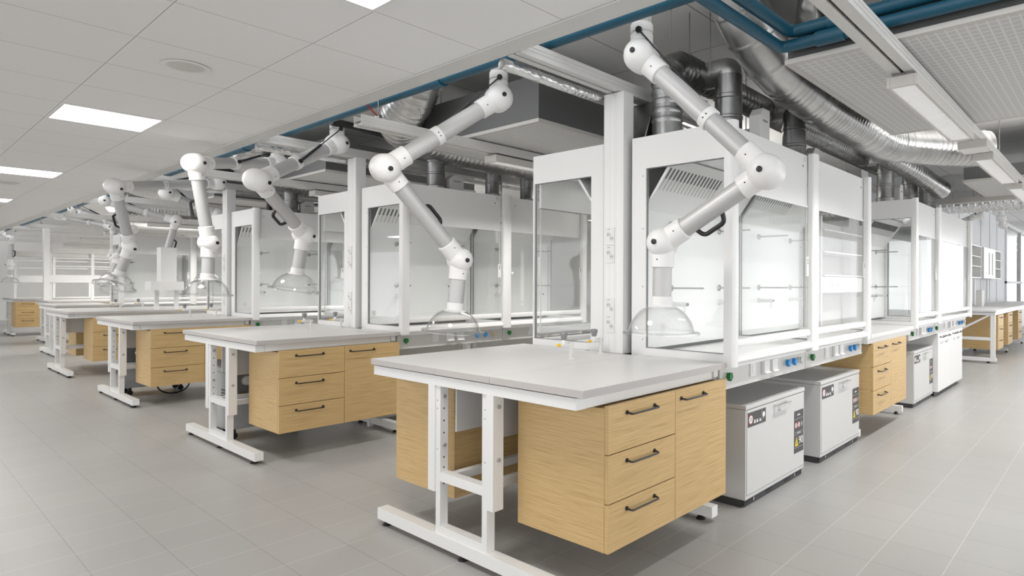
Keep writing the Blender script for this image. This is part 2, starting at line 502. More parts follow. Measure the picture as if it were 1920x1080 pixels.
def make_bench(k, x0, y0, L, label):
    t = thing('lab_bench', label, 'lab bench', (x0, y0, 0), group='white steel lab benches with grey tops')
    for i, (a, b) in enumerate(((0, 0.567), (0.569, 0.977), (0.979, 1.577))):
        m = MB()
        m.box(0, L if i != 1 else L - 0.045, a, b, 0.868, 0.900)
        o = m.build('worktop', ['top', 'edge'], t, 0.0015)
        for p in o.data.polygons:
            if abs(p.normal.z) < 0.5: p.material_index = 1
    bench_frame(t, 0.012)
    XR = L - 0.15 if L > 1.4 else (1.185 if L > 1 else L - 0.10)
    bench_frame(t, XR, 0.115, 1.46)
    xe = L - 0.005
    for a, b in ((0.052, 0.078), (1.50, 1.526)):
        r = MB().box(0.074, min(XR - 0.005, L - 0.06), a, b, 0.813, 0.868)
        if L > 1: r.box(L - 0.055, L - 0.015, a - 0.01, b, 0.822, 0.868) if L < 1.4 else r.box(L - 0.085, L - 0.02, a - 0.01, b, 0.822, 0.868)
        r.build('apron', 'white', t, 0.002)
    for a in (0.655, 0.905):
        MB().box(0.075, XR - 0.001, a, a + 0.04, 0.345, 0.385).build('tie_rail', 'white', t, 0.002)
    for a in (0.668, 0.925):
        MB().box(0.09, min(XR - 0.005, L - 0.01), a, a + 0.012, 0.58, 0.86).build('service_panel', 'ctrl', t)
    return t

BX, BY = 1.7876, 1.618
rows = [(0, BX, BY, 1.13), (1, BX, BY + KP, 1.13), (2, BX, BY + 2 * KP, 1.13), (3, BX, BY + 3 * KP, 2.3),
        (4, 2.13, BY + 4 * KP, 0.86), (5, 2.5, BY + 5 * KP, 2.4), (6, 2.30, BY + 6 * KP, 2.4)]
BL = ['lab bench nearest the camera, its grey top reaching to the front fume hood', 'second lab bench from the camera, with two gas taps and a grey machine under it',
      'third lab bench from the camera, half hidden by the second bench', 'fourth lab bench from the camera, its oak drawers behind the third bench',
      'fifth lab bench, a pale sliver behind the fourth bench', 'sixth lab bench in front of the far shelf rack',
      'farthest lab bench at the left edge with oak drawers under it']
for k, x, y, L in rows: make_bench(k, x, y, L, BL[k])

# ------------------------------------------------------------------ oak cabinets under the benches
def bow_handle(x, y, z, L=0.19, mat='black_metal', parent=None, mi=0):
    m = MB()
    for s in (0, L):
        m.cyl((x + s, y, z), (x + s, y - 0.004, z), 0.0095, 12)
    pts = smooth_path([(x, y - 0.002, z), (x, y - 0.03, z - 0.004), (x + L, y - 0.03, z - 0.004), (x + L, y - 0.002, z)], 0.014, 4)
    m.tube(pts, 0.0045, 8)
    return m.build('handle', mat, parent)

def oak_cabinet(label, loc, rz, w=0.975, d=0.545, z0=0.209, z1=0.815, split=0.493, lk='oak', door=True, group='hanging oak cabinets with drawers'):
    t = thing('drawer_cabinet' if lk == 'oak' else 'white_cabinet', label, 'cabinet', loc, rz, group)
    MB().box(0, w, 0.021, d, z0, z1 - 0.012).build('body', lk, t, 0.001)
    h = (z1 - z0 - 0.008) / 3
    for i in range(3):
        a = z0 + i * (h + 0.004); b = a + h
        o = MB().box(0.001, split - 0.0015 if door else w - 0.001, 0, 0.0205, a, b).build('drawer', lk, t, 0.0015)
        ww = split if door else w
        bow_handle(ww * 0.25, 0, b - 0.042, min(0.20, ww * 0.45), parent=o)
    if door:
        o = MB().box(split + 0.0015, w - 0.001, 0, 0.0205, z0, z1).build('door', lk, t, 0.0015)
        bow_handle(split - 0.012 + 0.06, 0, z1 - 0.042, 0.2, parent=o)
    return t

cabA = oak_cabinet('oak drawer and door cabinet under the near side of the nearest bench', (1.94, BY, 0), 0)
def cab(label, loc, rz=0): return dup(cabA, loc, rz, label)
cab('oak cabinet seen from its plain end behind the white legs of the nearest bench', (1.94 + 0.975, BY + 1.572, 0), PI)
cab('oak drawer and door cabinet under the second bench from the camera', (1.94, BY + KP, 0))
cab('oak cabinet under the third bench, its door hidden by the second bench', (1.94, BY + 2 * KP, 0))
cab('oak cabinet under the fourth bench, left drawers showing', (2.05, BY + 3 * KP, 0))
cab('oak cabinet end behind the legs of the fourth bench', (2.05 + 0.975, BY + 3 * KP + 1.572, 0), PI)
cab('oak cabinet low under the sixth bench at far left', (2.62, BY + 5 * KP, 0))
cab('oak cabinet under the farthest bench at the left edge', (2.36, BY + 6 * KP, 0))
oak_cabinet('narrow oak cabinet between the two pairs of fume hoods, under the short worktop', (5.44, BY, 0), 0, w=1.04, split=0.52)

# ------------------------------------------------------------------ gas taps
def gas_tap(label, loc):
    t = thing('gas_tap', label, 'gas tap', loc, group='gas taps on the bench tops')
    m = MB().lathe([(0.024, 0), (0.024, 0.004), (0.012, 0.006)], (0, 0, 0), seg=18)
    m.cyl((0, 0, 0.004), (0, 0, 0.085), 0.0095, 14).cyl((0, 0, 0.068), (0, 0, 0.092), 0.014, 14)
    m.build('stem', 'fitting', t)
    m = MB().cyl((0.014, 0, 0.08), (-0.085, 0, 0.08), 0.0105, 14).cyl((-0.055, 0, 0.08), (-0.055, 0, 0.108), 0.011, 14)
    m.build('outlet_arm', 'fitting', t)
    MB().cyl((-0.085, 0, 0.08), (-0.108, 0, 0.08), 0.0085, 12, 0, 0.0065).build('nozzle', 'yellow', t)
    m = MB()
    n = 5; pts0 = []; 
    m.lathe([(0.012, 0), (0.015, 0.003), (0.023, 0.036), (0.018, 0.043), (0.004, 0.045)], (-0.055, 0, 0.106), seg=6)
    m.build('handwheel', 'grey_knob', t, 0.002)
    return t
tap0 = gas_tap('grey gas tap with yellow nozzle on the nearest bench, left of the two', (2.512, 2.369, 0.9))
TL = ['nearest bench', 'second bench', 'third bench', 'fourth bench']
for k in range(4):
    if k: dup(tap0, (2.512, 2.369 + k * KP, 0.9), 0, 'grey gas tap with yellow nozzle on the %s, left of the two' % TL[k])
    dup(tap0, (2.80, 2.40 + k * KP, 0.9), 0, 'grey gas tap with yellow nozzle on the %s, nearer the column' % TL[k])

# ------------------------------------------------------------------ service columns with sockets
def service_column(label, loc, sockets=True):
    t = thing('service_column', label, 'column', loc, group='white service columns on the benches')
    m = MB().box(0, 0.097, 0.0, 0.152, 0, 1.565)
    for y in (0.012, 0.052, 0.064, 0.104, 0.140): m.box(-0.0010, 0, y, y + 0.002, 0, 1.565, 1)
    m.build('body', ['white', 'fitting'], t, 0.002)
    if sockets:
        for z in (0.651, 0.542, 0.226, 0.122):
            p = MB().box(-0.006, -0.0015, 0.064, 0.128, z, z + 0.104)
            p.box(-0.0065, -0.006, 0.095, 0.117, z + 0.092, z + 0.095, 1)
            p = p.build('socket_plate', ['fitting', 'grey_knob'], t, 0.001)
            for yy, zz in ((0.107, 0.062), (0.083, 0.038)):
                s = MB().lathe([(0.017, 0.0), (0.017, 0.002), (0.014, 0.002), (0.0135, -0.003)], (-0.006, yy, z + zz), (-1, 0, 0), 18)
                s.lathe([(0.0135, 0.0002), (0.0135, 0.0006)], (-0.006, yy, z + zz), (-1, 0, 0), 18, 1)
                for q in (-0.006, 0.006): s.cyl((-0.0066, yy + q, z + zz), (-0.0078, yy + q, z + zz), 0.0022, 8, 2)
                s.build('socket', ['fitting', 'ctrl', 'black'], p)
    return t
col0 = service_column('tall white service column with four socket plates on the nearest bench', (2.878, 2.290, 0.9))
for k, lb in ((1, 'white service column on the second bench beside its fume hood'), (2, 'white service column on the third bench, behind the curved extraction arm')):
    dup(col0, (2.878, 2.290 + KP * k, 0.9), 0, lb)
dup(col0, (2.53, 18.0, 0.9), 0, 'far white column rising from the sixth bench to the rail')

# ------------------------------------------------------------------ fume hoods
def hood_side(t, x, th=0.03, name='side_panel'):
    m = MB()
    y0, y1, z0, z1 = 0.0, 0.63, 0.885, 2.18
    a, b, c, d = 0.012, 0.528, 0.942, 1.993
    m.box(x, x + th, y0, y1, z0, c).box(x, x + th, y0, y1, d, z1).box(x, x + th, y0, a, c, d).box(x, x + th, b, y1, c, d)
    for z in (0.99, 1.3, 1.64, 1.95): m.cyl((x - 0.0005, b + 0.02, z), (x + 0.001, b + 0.02, z), 0.004, 8, 1)
    m.build(name, ['white', 'grey_knob'], t)
    MB().box(x + 0.012, x + 0.018, a + 0.004, b - 0.004, c + 0.004, d - 0.004).build('side_window', 'glass', t)
    MB().box(x + 0.010, x + 0.020, b - 0.004, b, c, d).box(x + 0.010, x + 0.020, a, a + 0.004, c, d).box(x + 0.010, x + 0.020, a + 0.004, b - 0.004, c, c + 0.004).box(x + 0.010, x + 0.020, a + 0.004, b - 0.004, d - 0.004, d).build('window_gasket', 'grey_knob', t)

def knob(m, x, z, mi):
    m.cyl((x, 0.035, z), (x, 0.023, z), 0.017, 14, 0)
    m.prism([(x - 0.022, 0.0, z - 0.004), (x - 0.013, 0.0, z + 0.02), (x + 0.013, 0.0, z + 0.02), (x + 0.022, 0.0, z - 0.004), (x, 0.0, z - 0.026)], (0, 0.024, 0), mi)

def fume_hood(label, loc, w, last=False, slots=(0.052, 0.63, 16), fittings=True, rods=(0.31, 0.91), first=False, rear_glass=False, wide_panel=True):
    t = thing('fume_hood', label, 'fume hood', loc, group='white glass fronted fume hoods')
    hood_side(t, 0.0); hood_side(t, w - 0.031)
    # worktop, back wall, roof
    MB().box(0.03, w - 0.031, 0.02, 0.62, 0.86, 0.905).build('work_surface', 'hood_in', t)
    m = MB()
    if rear_glass:
        m.box(0.03, 0.08, 0.60, 0.625, 0.905, 2.15).box(w - 0.08, w - 0.031, 0.60, 0.625, 0.905, 2.15).box(0.08, w - 0.08, 0.60, 0.625, 1.9, 2.15)
        MB().box(0.08, w - 0.08, 0.61, 0.616, 0.905, 1.9).build('rear_window', 'glass', t)
    else:
        m.box(0.03, w - 0.031, 0.60, 0.629, 0.905, 2.15)
    m.build('back_wall', 'grey_in', t)
    if not rear_glass:
        b = MB()
        b.box(0.034, w - 0.035, 0.560, 0.575, 0.93, 1.755)
        b.prism([(0.034, 0.560, 1.755), (0.034, 0.575, 1.755), (0.034, 0.362, 2.045), (0.034, 0.345, 2.035)], (w - 0.069, 0, 0))
        sx, se, n = slots
        dv = Vector((0, 0.345 - 0.560, 2.035 - 1.755)).normalized(); nn = Vector((0, -dv.z, dv.y))
        base = Vector((0, 0.560, 1.755))
        for i in range(n):
            x = sx + (se - sx) * i / (n - 1)
            for u0, u1, mi, wd in ((0.225, 0.285, 1, 0.0075), (0.15, 0.215, 2, 0.006)):
                p = []
                for k in range(5): p.append((wd * math.cos(PI * k / 4), u1 + wd * math.sin(PI * k / 4)))
                for k in range(5): p.append((-wd * math.cos(PI * k / 4), u0 - wd * math.sin(PI * k / 4)))
                b.prism([base + Vector((x + px, 0, 0)) + dv * pu + nn * 0.0005 for px, pu in p], nn * 0.0012, mi)
        b.prism([(0.034, 0.03, 2.06), (0.034, 0.03, 2.075), (0.034, 0.362, 2.06), (0.034, 0.362, 2.045)], (w - 0.069, 0, 0))
        b.build('baffle', ['hood_in', 'slot_dark', 'ctrl'], t)
    MB().box(0.031, w - 0.032, 0.0225, 0.595, 2.15, 2.178).build('roof', 'white', t)
    f = MB().box(0.05, w - 0.055, 0.004, 0.022, 1.835, 2.178)
    f.box(0.05, w - 0.055, -0.002, 0.004, 1.83, 1.845)
    for x in (0.13, w - 0.13):
        f.cyl((x, 0.004, 2.10), (x, -0.0005, 2.10), 0.006, 8, 1)
    f.box(w - 0.115, w - 0.075, 0.002, 0.004, 2.13, 2.165, 2)
    f.build('fascia', ['fascia', 'grey_knob', 'ctrl'], t)
    # front posts with rounded face
    def post(x0, x1):
        n = 7; pts = []
        for i in range(n + 1):
            a = PI * i / n
            pts.append(((x0 + x1) / 2 - (x1 - x0) / 2 * math.cos(a), -0.028 - 0.02 * math.sin(a), 0.875))
        pts = [(x0, 0.0, 0.875)] + pts + [(x1, 0.0, 0.875)]
        p = MB().prism(pts, (0, 0, 1.315)).build('front_post', ['white'], t, angle=30)
        return p
    p = post(0.0, 0.075) if first else post(-0.052, 0.052)
    if last: post(w - 0.075, w + 0.0)
    c = MB().box(w - 0.095, w - 0.062, -0.012, 0.0, 1.37, 1.50)
    for i in range(3): c.box(w - 0.086, w - 0.074, -0.0135, -0.012, 1.452 + 0.014 * i, 1.460 + 0.014 * i, 1)
    for i in range(4): c.box(w - 0.082, w - 0.078, -0.0135, -0.012, 1.385 + 0.014 * i, 1.389 + 0.014 * i, 2)
    c.build('control_pad', ['white', 'black', 'grey_knob'], t, 0.001)
    # sash
    s = MB().box(0.055, w - 0.058, 0.004, 0.010, 1.0, 1.84).build('sash_glass', 'glass', t)
    bar = MB()
    bar.prism([(0.055, -0.022, 0.975), (0.055, -0.026, 0.995), (0.055, -0.018, 1.015), (0.055, 0.012, 1.018), (0.055, 0.012, 0.972)], (w - 0.113, 0, 0))
    bar.build('sash_bar', 'white', t, 0.002)
    MB().box(0.06, 0.066, 0.003, 0.011, 1.016, 1.83).box(w - 0.07, w - 0.064, 0.003, 0.011, 1.016, 1.83).build('sash_edge', 'ctrl', t)
    k = MB().capsule((0.08, -0.004, 1.415), (0.08, -0.016, 1.415), 0.013, 14).build('sash_knob', 'white', t)
    # sill
    pr = [(0.05, 0.03, 0.915), (0.05, -0.005, 0.938), (0.05, -0.030, 0.926), (0.05, -0.040, 0.900), (0.05, -0.030, 0.885), (0.05, 0.03, 0.885)]
    MB().prism(pr, (w - 0.10, 0, 0)).build('sill', 'white', t, 0.004)
    # lamp
    l = MB().lathe([(0.045, 0.0), (0.05, -0.02), (0.035, -0.035), (0.01, -0.04)], (w * 0.62, 0.22, 2.04), (0, 0.45, 0.9), 20).build('lamp', 'hood_in', t)
    area_light('hood_lamp', t, (w * 0.5, 0.17, 2.045), min(0.6, w * 0.5), 0.2, HOOD_W, (1, 1, 0.98), 136)
    if fittings:
        for x in rods:
            for z in (1.29, 1.685):
                r = MB().lathe([(0.022, 0), (0.022, -0.006), (0.009, -0.014)], (x, 0.560, z), (0, 1, 0), 16)
                r.cyl((x, 0.55, z), (x, 0.32, z), 0.0055, 10)
                r.build('support_rod', 'rod', t)
        for x in rods:
            v = MB().cyl((x, 0.56, 1.19), (x, 0.44, 1.19), 0.014, 14).cyl((x, 0.455, 1.19), (x, 0.455, 1.13), 0.006, 10).lathe([(0.02, 0), (0.02, -0.02)], (x, 0.56, 1.19), (0, 1, 0), 14)
            v.cyl((x, 0.44, 1.19), (x, 0.43, 1.19), 0.009, 12, 1)
            v.build('outlet_valve', ['fitting', 'grey_knob'], t)
    # control panel under the sill
    m = MB().box(0.002, w - 0.004, 0.035, 0.055, 0.752, 0.884).box(0.002, w - 0.004, 0.030, 0.06, 0.745, 0.752)
    cp = m.build('control_panel', ['ctrl'], t, 0.001)
    m = MB(); knob(m, 0.07, 0.817, 1); m.build('control_knob', ['fitting', 'green'], cp, 0.002)['label'] = 'green control knob'
    s = w / 1.165
    m = MB().box(0.345 * s, 0.412 * s, 0.026, 0.035, 0.782, 0.862).box(0.361 * s, 0.396 * s, 0.0235, 0.026, 0.80, 0.846).build('light_switch', 'fitting', cp, 0.002)
    for x in (0.533, 0.645):
        m = MB().box(x * s - 0.036, x * s + 0.036, 0.012, 0.035, 0.795, 0.862).prism([(x * s - 0.036, 0.012, 0.795), (x * s - 0.036, 0.035, 0.795), (x * s - 0.036, 0.035, 0.775), (x * s - 0.036, -0.004, 0.787)], (0.072, 0, 0))
        m.build('socket_cover', 'fitting', cp, 0.003)
    for x in (0.833, 0.932):
        m = MB(); knob(m, x * s, 0.817, 1); m.build('control_knob', ['fitting', 'blue'], cp, 0.002)['label'] = 'blue control knob'
    m = MB(); knob(m, 1.035 * s, 0.817, 1); m.build('control_knob', ['fitting', 'chrome'], cp, 0.002)['label'] = 'metallic grey control knob'
    # under-frame
    u = MB()
    for x in (0.04, w - 0.09):
        u.box(x, x + 0.045, 0.56, 0.60, 0.0, 0.8595).box(x, x + 0.045, 0.06, 0.5599, 0.815, 0.8595)
    u.build('under_frame', 'white', t)
    MB().box(0.09, w - 0.095, 0.602, 0.612, 0.05, 0.86).build('rear_panel', 'ctrl', t)
    return t

HX = 2.918
h1 = fume_hood('nearest fume hood, behind the front extraction arm, glass side towards the camera', (HX, HF, 0), 1.165, first=True)
h2 = fume_hood('fume hood right of the nearest one, above the second grey safety cabinet', (HX + 1.166, HF, 0), 1.18, last=True, rods=(0.36, 0.95))
h3 = fume_hood('third fume hood along the right row, beyond the narrow oak cabinet', (6.72, HF, 0), 1.07, first=True, slots=(0.05, 0.95, 40), rods=(0.3, 0.7))
h4 = fume_hood('last and widest fume hood of the right row, grey wall behind its glass', (6.72 + 1.071, HF, 0), 1.90, last=True, fittings=False, rear_glass=True)
YF = 2 * YC - HF
dup(h1, (HX + 1.165, YF, 0), PI, 'fume hood back to back with the nearest one, its window left of the tall column')
dup(h2, (HX + 1.166 + 1.18, YF, 0), PI, 'rear fume hood back to back with the second hood of the right row')
dup(h1, (3.0, HF + 4 * KP, 0), 0, 'distant white fume hood of the fifth row behind the vertical arms')
dup(h2, (4.166, HF + 4 * KP, 0), 0, 'distant second fume hood of the fifth row')
for k in (1, 2):
    y = HF + KP * k
    dup(h1, (HX, y, 0), 0, ('fume hood facing the aisle behind the front row, left of the nearest column', 'fume hood of the third row, seen past the second row column')[k - 1])
    dup(h2, (HX + 1.166, y, 0), 0, ('second fume hood of the second row, right end cut by the nearest hood', 'second fume hood of the third row, behind the white acrylic domes')[k - 1])
    dup(h1, (HX + 1.165, YF + KP * k, 0), PI, ('rear fume hood of the second row, narrow window left of its column', 'rear fume hood of the third row, mostly hidden by extraction arms')[k - 1])
# ------------------------------------------------------------------ short worktop with reagent shelf between the hood pairs
t = thing('short_worktop', 'short grey worktop bridging the two pairs of hoods above an oak cabinet', 'worktop', (5.345, HF - 0.02, 0))
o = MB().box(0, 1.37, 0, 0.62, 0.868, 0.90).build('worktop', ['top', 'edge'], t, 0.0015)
MB().box(0.06, 1.31, 0.03, 0.06, 0.815, 0.868).box(0.0, 0.0599, 0.03, 0.6, 0.815, 0.868).box(1.3101, 1.36, 0.03, 0.6, 0.815, 0.868).build('apron', 'white', t, 0.002)
u = MB()
for x in (0.0, 1.32):
    u.box(x, x + 0.045, 0.10, 0.55, 0.03, 0.09).box(x, x + 0.045, 0.45, 0.5, 0.09, 0.815)
u.build('under_frame', 'white', t, 0.002)
for x in (0.022, 1.342):
    for y in (0.16, 0.5): MB().lathe([(0.025, 0), (0.025, 0.004), (0.008, 0.03)], (x, y, 0), seg=14).build('levelling_foot', 'black', t)
t = thing('reagent_shelf', 'white reagent shelf seen through the side glass of the second hood', 'shelf', (5.36, 2.02, 0.90))
for x in (0.0, 1.16): MB().box(x, x + 0.03, 0.02, 0.24, 0.0, 1.02).build('upright', 'white', t)
for z in (0.49, 0.70, 0.895): MB().box(0.03, 1.16, 0.0, 0.24, z, z + 0.012).build('shelf', 'white', t)
MB().box(0.03, 1.16, 0.245, 0.255, 0.0, 1.02).build('back_panel', 'ctrl', t)
m = MB().box(0.03, 1.16, 0.02, 0.06, 0.34, 0.485).build('socket_strip', 'fitting', t)
for x in (0.25, 0.30, 0.42, 0.47, 0.9): MB().lathe([(0.016, 0), (0.016, 0.003), (0.01, 0.003)], (x, 0.02, 0.41), (0, -1, 0), 14).build('socket', 'ctrl', m)

# ------------------------------------------------------------------ safety cabinets
def safety_cabinet(label, loc, w=0.865):
    t = thing('safety_cabinet', label, 'cabinet', loc, group='grey fire safety cabinets under the hoods')
    m = MB().box(0, w, 0.008, 0.50, 0.045, 0.575).box(0, 0.013, 0, 0.01, 0.045, 0.575).box(w - 0.013, w, 0, 0.01, 0.045, 0.575).box(0.013, w - 0.013, 0.002, 0.01, 0.045, 0.068)
    m.build('body', 'cab', t, 0.0015)
    MB().box(-0.001, w + 0.001, -0.004, 0.50, 0.577, 0.603).build('lid', 'cab', t, 0.003)
    d = MB().box(0.015, w - 0.015, -0.003, 0.0075, 0.072, 0.572).build('door', 'cab', t, 0.0015)
    m = MB().box(0.012, w - 0.012, 0.012, 0.03, 0.004, 0.045).box(0.0, 0.11, 0.03, 0.48, 0.0, 0.045).box(w - 0.11, w, 0.03, 0.48, 0.0, 0.045)
    for x in (0.02, 0.30, 0.57, w - 0.11): m.box(x, x + 0.085, 0.0105, 0.012, 0.012, 0.032, 1)
    for x in (0.12, w - 0.14): m.box(x, x + 0.014, 0.009, 0.012, 0.015, 0.035, 2)
    m.build('plinth', ['cab_dark', 'black', 'chrome'], t)
    # lock plate and handle
    x0 = w * 0.435
    m = MB().box(x0, x0 + 0.12, -0.006, -0.003, 0.475, 0.556)
    m = m.build('lock_plate', 'cab', d, 0.001)
    MB().cyl((x0 + 0.07, -0.006, 0.515), (x0 + 0.07, -0.013, 0.515), 0.011, 16).cyl((x0 + 0.07, -0.013, 0.515), (x0 + 0.07, -0.0135, 0.515), 0.005, 8, 1).build('lock', ['chrome', 'red'], d)
    h = MB()
    for xx in (x0 + 0.01, x0 + 0.175): h.cyl((xx, -0.003, 0.548), (xx, -0.034, 0.548), 0.005, 10)
    h.tube([(x0 - 0.005, -0.034, 0.548), (x0 + 0.195, -0.034, 0.548)], 0.0065, 10)
    h.build('handle', 'chrome', d)
    # stickers
    s = MB().box(0.022, 0.258, -0.0045, -0.003, 0.470, 0.556)
    s.box(0.205, 0.2065, -0.0048, -0.0045, 0.474, 0.552, 1)
    s.cyl((0.058, -0.0045, 0.513), (0.058, -0.0049, 0.513), 0.029, 24, 2).cyl((0.058, -0.0049, 0.513), (0.058, -0.0053, 0.513), 0.024, 24, 1)
    s.box(0.040, 0.076, -0.0056, -0.0053, 0.505, 0.509, 3).box(0.042, 0.074, -0.0056, -0.0053, 0.515, 0.519, 3).box(0.050, 0.066, -0.0056, -0.0053, 0.522, 0.526, 3)
    for i, x in enumerate((0.098, 0.132, 0.170)):
        s.prism([(x, -0.0045, 0.485), (x + 0.024, -0.0045, 0.485), (x + 0.018, -0.0045, 0.508 - 0.004 * i), (x + 0.006, -0.0045, 0.505)], (0, -0.0005, 0), 1)
    s.lathe([(0.017, 0), (0.017, 0.0005), (0.010, 0.0005)], (0.230, -0.0045, 0.520), (0, -1, 0), 18, 1)
    s.box(0.222, 0.226, -0.0052, -0.0045, 0.492, 0.512, 1)
    s.build('sticker', ['sticker', 'sticker_white', 'red', 'grey_knob'], d)
    xr = w - 0.020; xl = xr - 0.155
    s = MB().box(xl, xr, -0.0045, -0.003, 0.175, 0.460)
    for z in (0.403, 0.315, 0.300, 0.210): s.box(xl + 0.006, xr - 0.006, -0.0048, -0.0045, z, z + 0.0012, 1)
    for i in range(3):
        x = xl + 0.030 + i * 0.047
        s.cyl((x, -0.0045, 0.362), (x, -0.0049, 0.362), 0.021, 22, 2 if i < 2 else 5)
        s.cyl((x, -0.0049, 0.362), (x, -0.0052, 0.362), 0.016, 22, 1 if i < 2 else 0)
        s.box(x - 0.004, x + 0.004, -0.0055, -0.0052, 0.352, 0.372, 0 if i < 2 else 1)
    for i in range(3):  # maker's mark at the head of the sticker
        s.box(xl + 0.05 + 0.018 * i, xl + 0.062 + 0.018 * i, -0.0048, -0.0045, 0.425, 0.432 + 0.006 * (i % 2), 1)
    s.box(xl + 0.05, xl + 0.105, -0.0048, -0.0045, 0.306, 0.310, 1)
    s.prism([(xl + 0.012, -0.0045, 0.222), (xl + 0.066, -0.0045, 0.222), (xl + 0.039, -0.0045, 0.285)], (0, -0.0005, 0), 4)
    s.prism([(xl + 0.034, -0.005, 0.232), (xl + 0.045, -0.005, 0.232), (xl + 0.041, -0.005, 0.262)], (0, -0.0004, 0), 0)
    s = s.build('sticker', ['sticker', 'sticker_white', 'red', 'grey_knob', 'yellow_print', 'grey_knob'], d)
    text_mesh('90', 0.072, 'sticker_text', 'sticker_white', s, Matrix.Translation((xl + 0.110, -0.0050, 0.252)) @ Matrix.Rotation(PI / 2, 4, 'X'))
    return t
s0 = safety_cabinet('grey safety cabinet with a 90 sticker, first one right of the front oak cabinet', (3.295, 1.70, 0))
dup(s0, (4.465, 1.70, 0), 0, 'grey safety cabinet with a 90 sticker, under the second hood beside the narrow oak cabinet')
dup(s0, (7.10, 1.70, 0), 0, 'small looking far grey safety cabinet left of the white cabinet doors')
oak_cabinet('white two door cabinet under the last hood of the right row', (7.98, BY + 0.03, 0), 0, w=1.42, split=0.0, z0=0.06, z1=0.742, lk='white', door=False, group=None)
# its door split and handles are rebuilt as two doors
wc = [o for o in COL.objects if o.name.startswith('white_cabinet')][0]
for o in [c for c in list(COL.objects) if c.parent == wc and c.name.startswith('drawer')]:
    for ch in [c for c in list(COL.objects) if c.parent == o]: bpy.data.objects.remove(ch)
    bpy.data.objects.remove(o)
for i, x in enumerate((0.0, 0.711)):
    d = MB().box(x + 0.001, x + 0.707, 0, 0.0205, 0.06, 0.742).build('door', 'white', wc, 0.0015)
    bow_handle(x + 0.10, 0, 0.70, 0.18, parent=d); bow_handle(x + 0.40, 0, 0.70, 0.18, parent=d)
    MB().box(x + 0.14, x + 0.24, -0.001, 0, 0.615, 0.62).box(x + 0.38, x + 0.5, -0.001, 0, 0.615, 0.628).build('label_strip', 'grey_knob', d)
MB().box(0.05, 1.37, 0.05, 0.5, 0.0, 0.06).build('plinth', 'cab_dark', wc)

# ------------------------------------------------------------------ grey machines under the benches
def machine(label, loc):
    t = thing('vacuum_pump', label, 'machine', loc, group='grey wheeled machines under the benches')
    MB().box(0, 0.62, 0, 0.30, 0.09, 0.56).build('housing', 'pump', t, 0.004)
    MB().box(-0.005, 0.625, -0.005, 0.305, 0.562, 0.60).build('lid', 'pump', t, 0.004)
    f = MB().box(0.02, 0.60, -0.004, 0.0, 0.33, 0.55).build('front_panel', 'pump_dark', t)
    for x in (0.14, 0.42):
        g = MB().lathe([(0.045, 0), (0.045, 0.014), (0.038, 0.016)], (x, -0.004, 0.49), (0, -1, 0), 24)
        g.lathe([(0.036, 0.0165), (0.036, 0.017)], (x, -0.004, 0.49), (0, -1, 0), 24, 1)
        g.prism([(x, -0.0215, 0.487), (x + 0.02, -0.0215, 0.51), (x + 0.003, -0.0215, 0.492)], (0, -0.0008, 0), 2)
        g.build('gauge', ['chrome', 'ctrl', 'black'], f)
    for x, mt in ((0.10, 'brass'), (0.20, 'black'), (0.30, 'brass'), (0.40, 'black')):
        MB().cyl((x, -0.004, 0.385), (x, -0.035, 0.385), 0.022 if mt == 'black' else 0.012, 16).build('valve_knob', mt, f)
    v = MB()
    for z in (0.36, 0.385, 0.41): v.box(-0.002, 0.001, 0.03, 0.14, z, z + 0.012)
    v.build('vent', 'cab_dark', t)
    for x in (0.06, 0.56):
        for y in (0.05, 0.25):
            w = MB().cyl((x, y - 0.012, 0.03), (x, y + 0.012, 0.03), 0.03, 16).box(x - 0.015, x + 0.015, y - 0.016, y + 0.016, 0.05, 0.09)
            w.build('caster', 'black', t)
    return t
p0 = machine('grey machine with gauges under the second bench, behind its white legs', (1.93, BY + KP + 0.957, 0))
dup(p0, (1.93, BY + 2 * KP + 0.957, 0), 0, 'grey machine with round gauge under the third bench, behind its white legs')
def slab_panel(label, loc):
    t = thing('grey_trolley', label, 'trolley', loc)
    MB().box(0, 0.05, 0, 0.24, 0.05, 0.57).build('side_panel', 'pump', t, 0.003)
    MB().box(-0.006, 0.056, -0.006, 0.246, 0.57, 0.625).build('top_cap', 'cab_dark', t, 0.004)
    MB().box(0.0, 0.05, 0.02, 0.22, 0.0, 0.05).build('foot', 'cab_dark', t)
slab_panel('slim grey panel with a dark cap standing left of the machine under the second bench', (2.0, BY + KP + 1.285, 0))
m = MB(); m.tube([(2.35 + 0.16 * math.cos(a), BY + 2 * KP + 0.75, 0.12 + 0.11 * math.sin(a)) for a in [PI + i * PI / 12 for i in range(13)]], 0.008, 8)
tag(m.build('black_hose', 'black'), 'black hose looping to the floor under the third bench', 'hose')

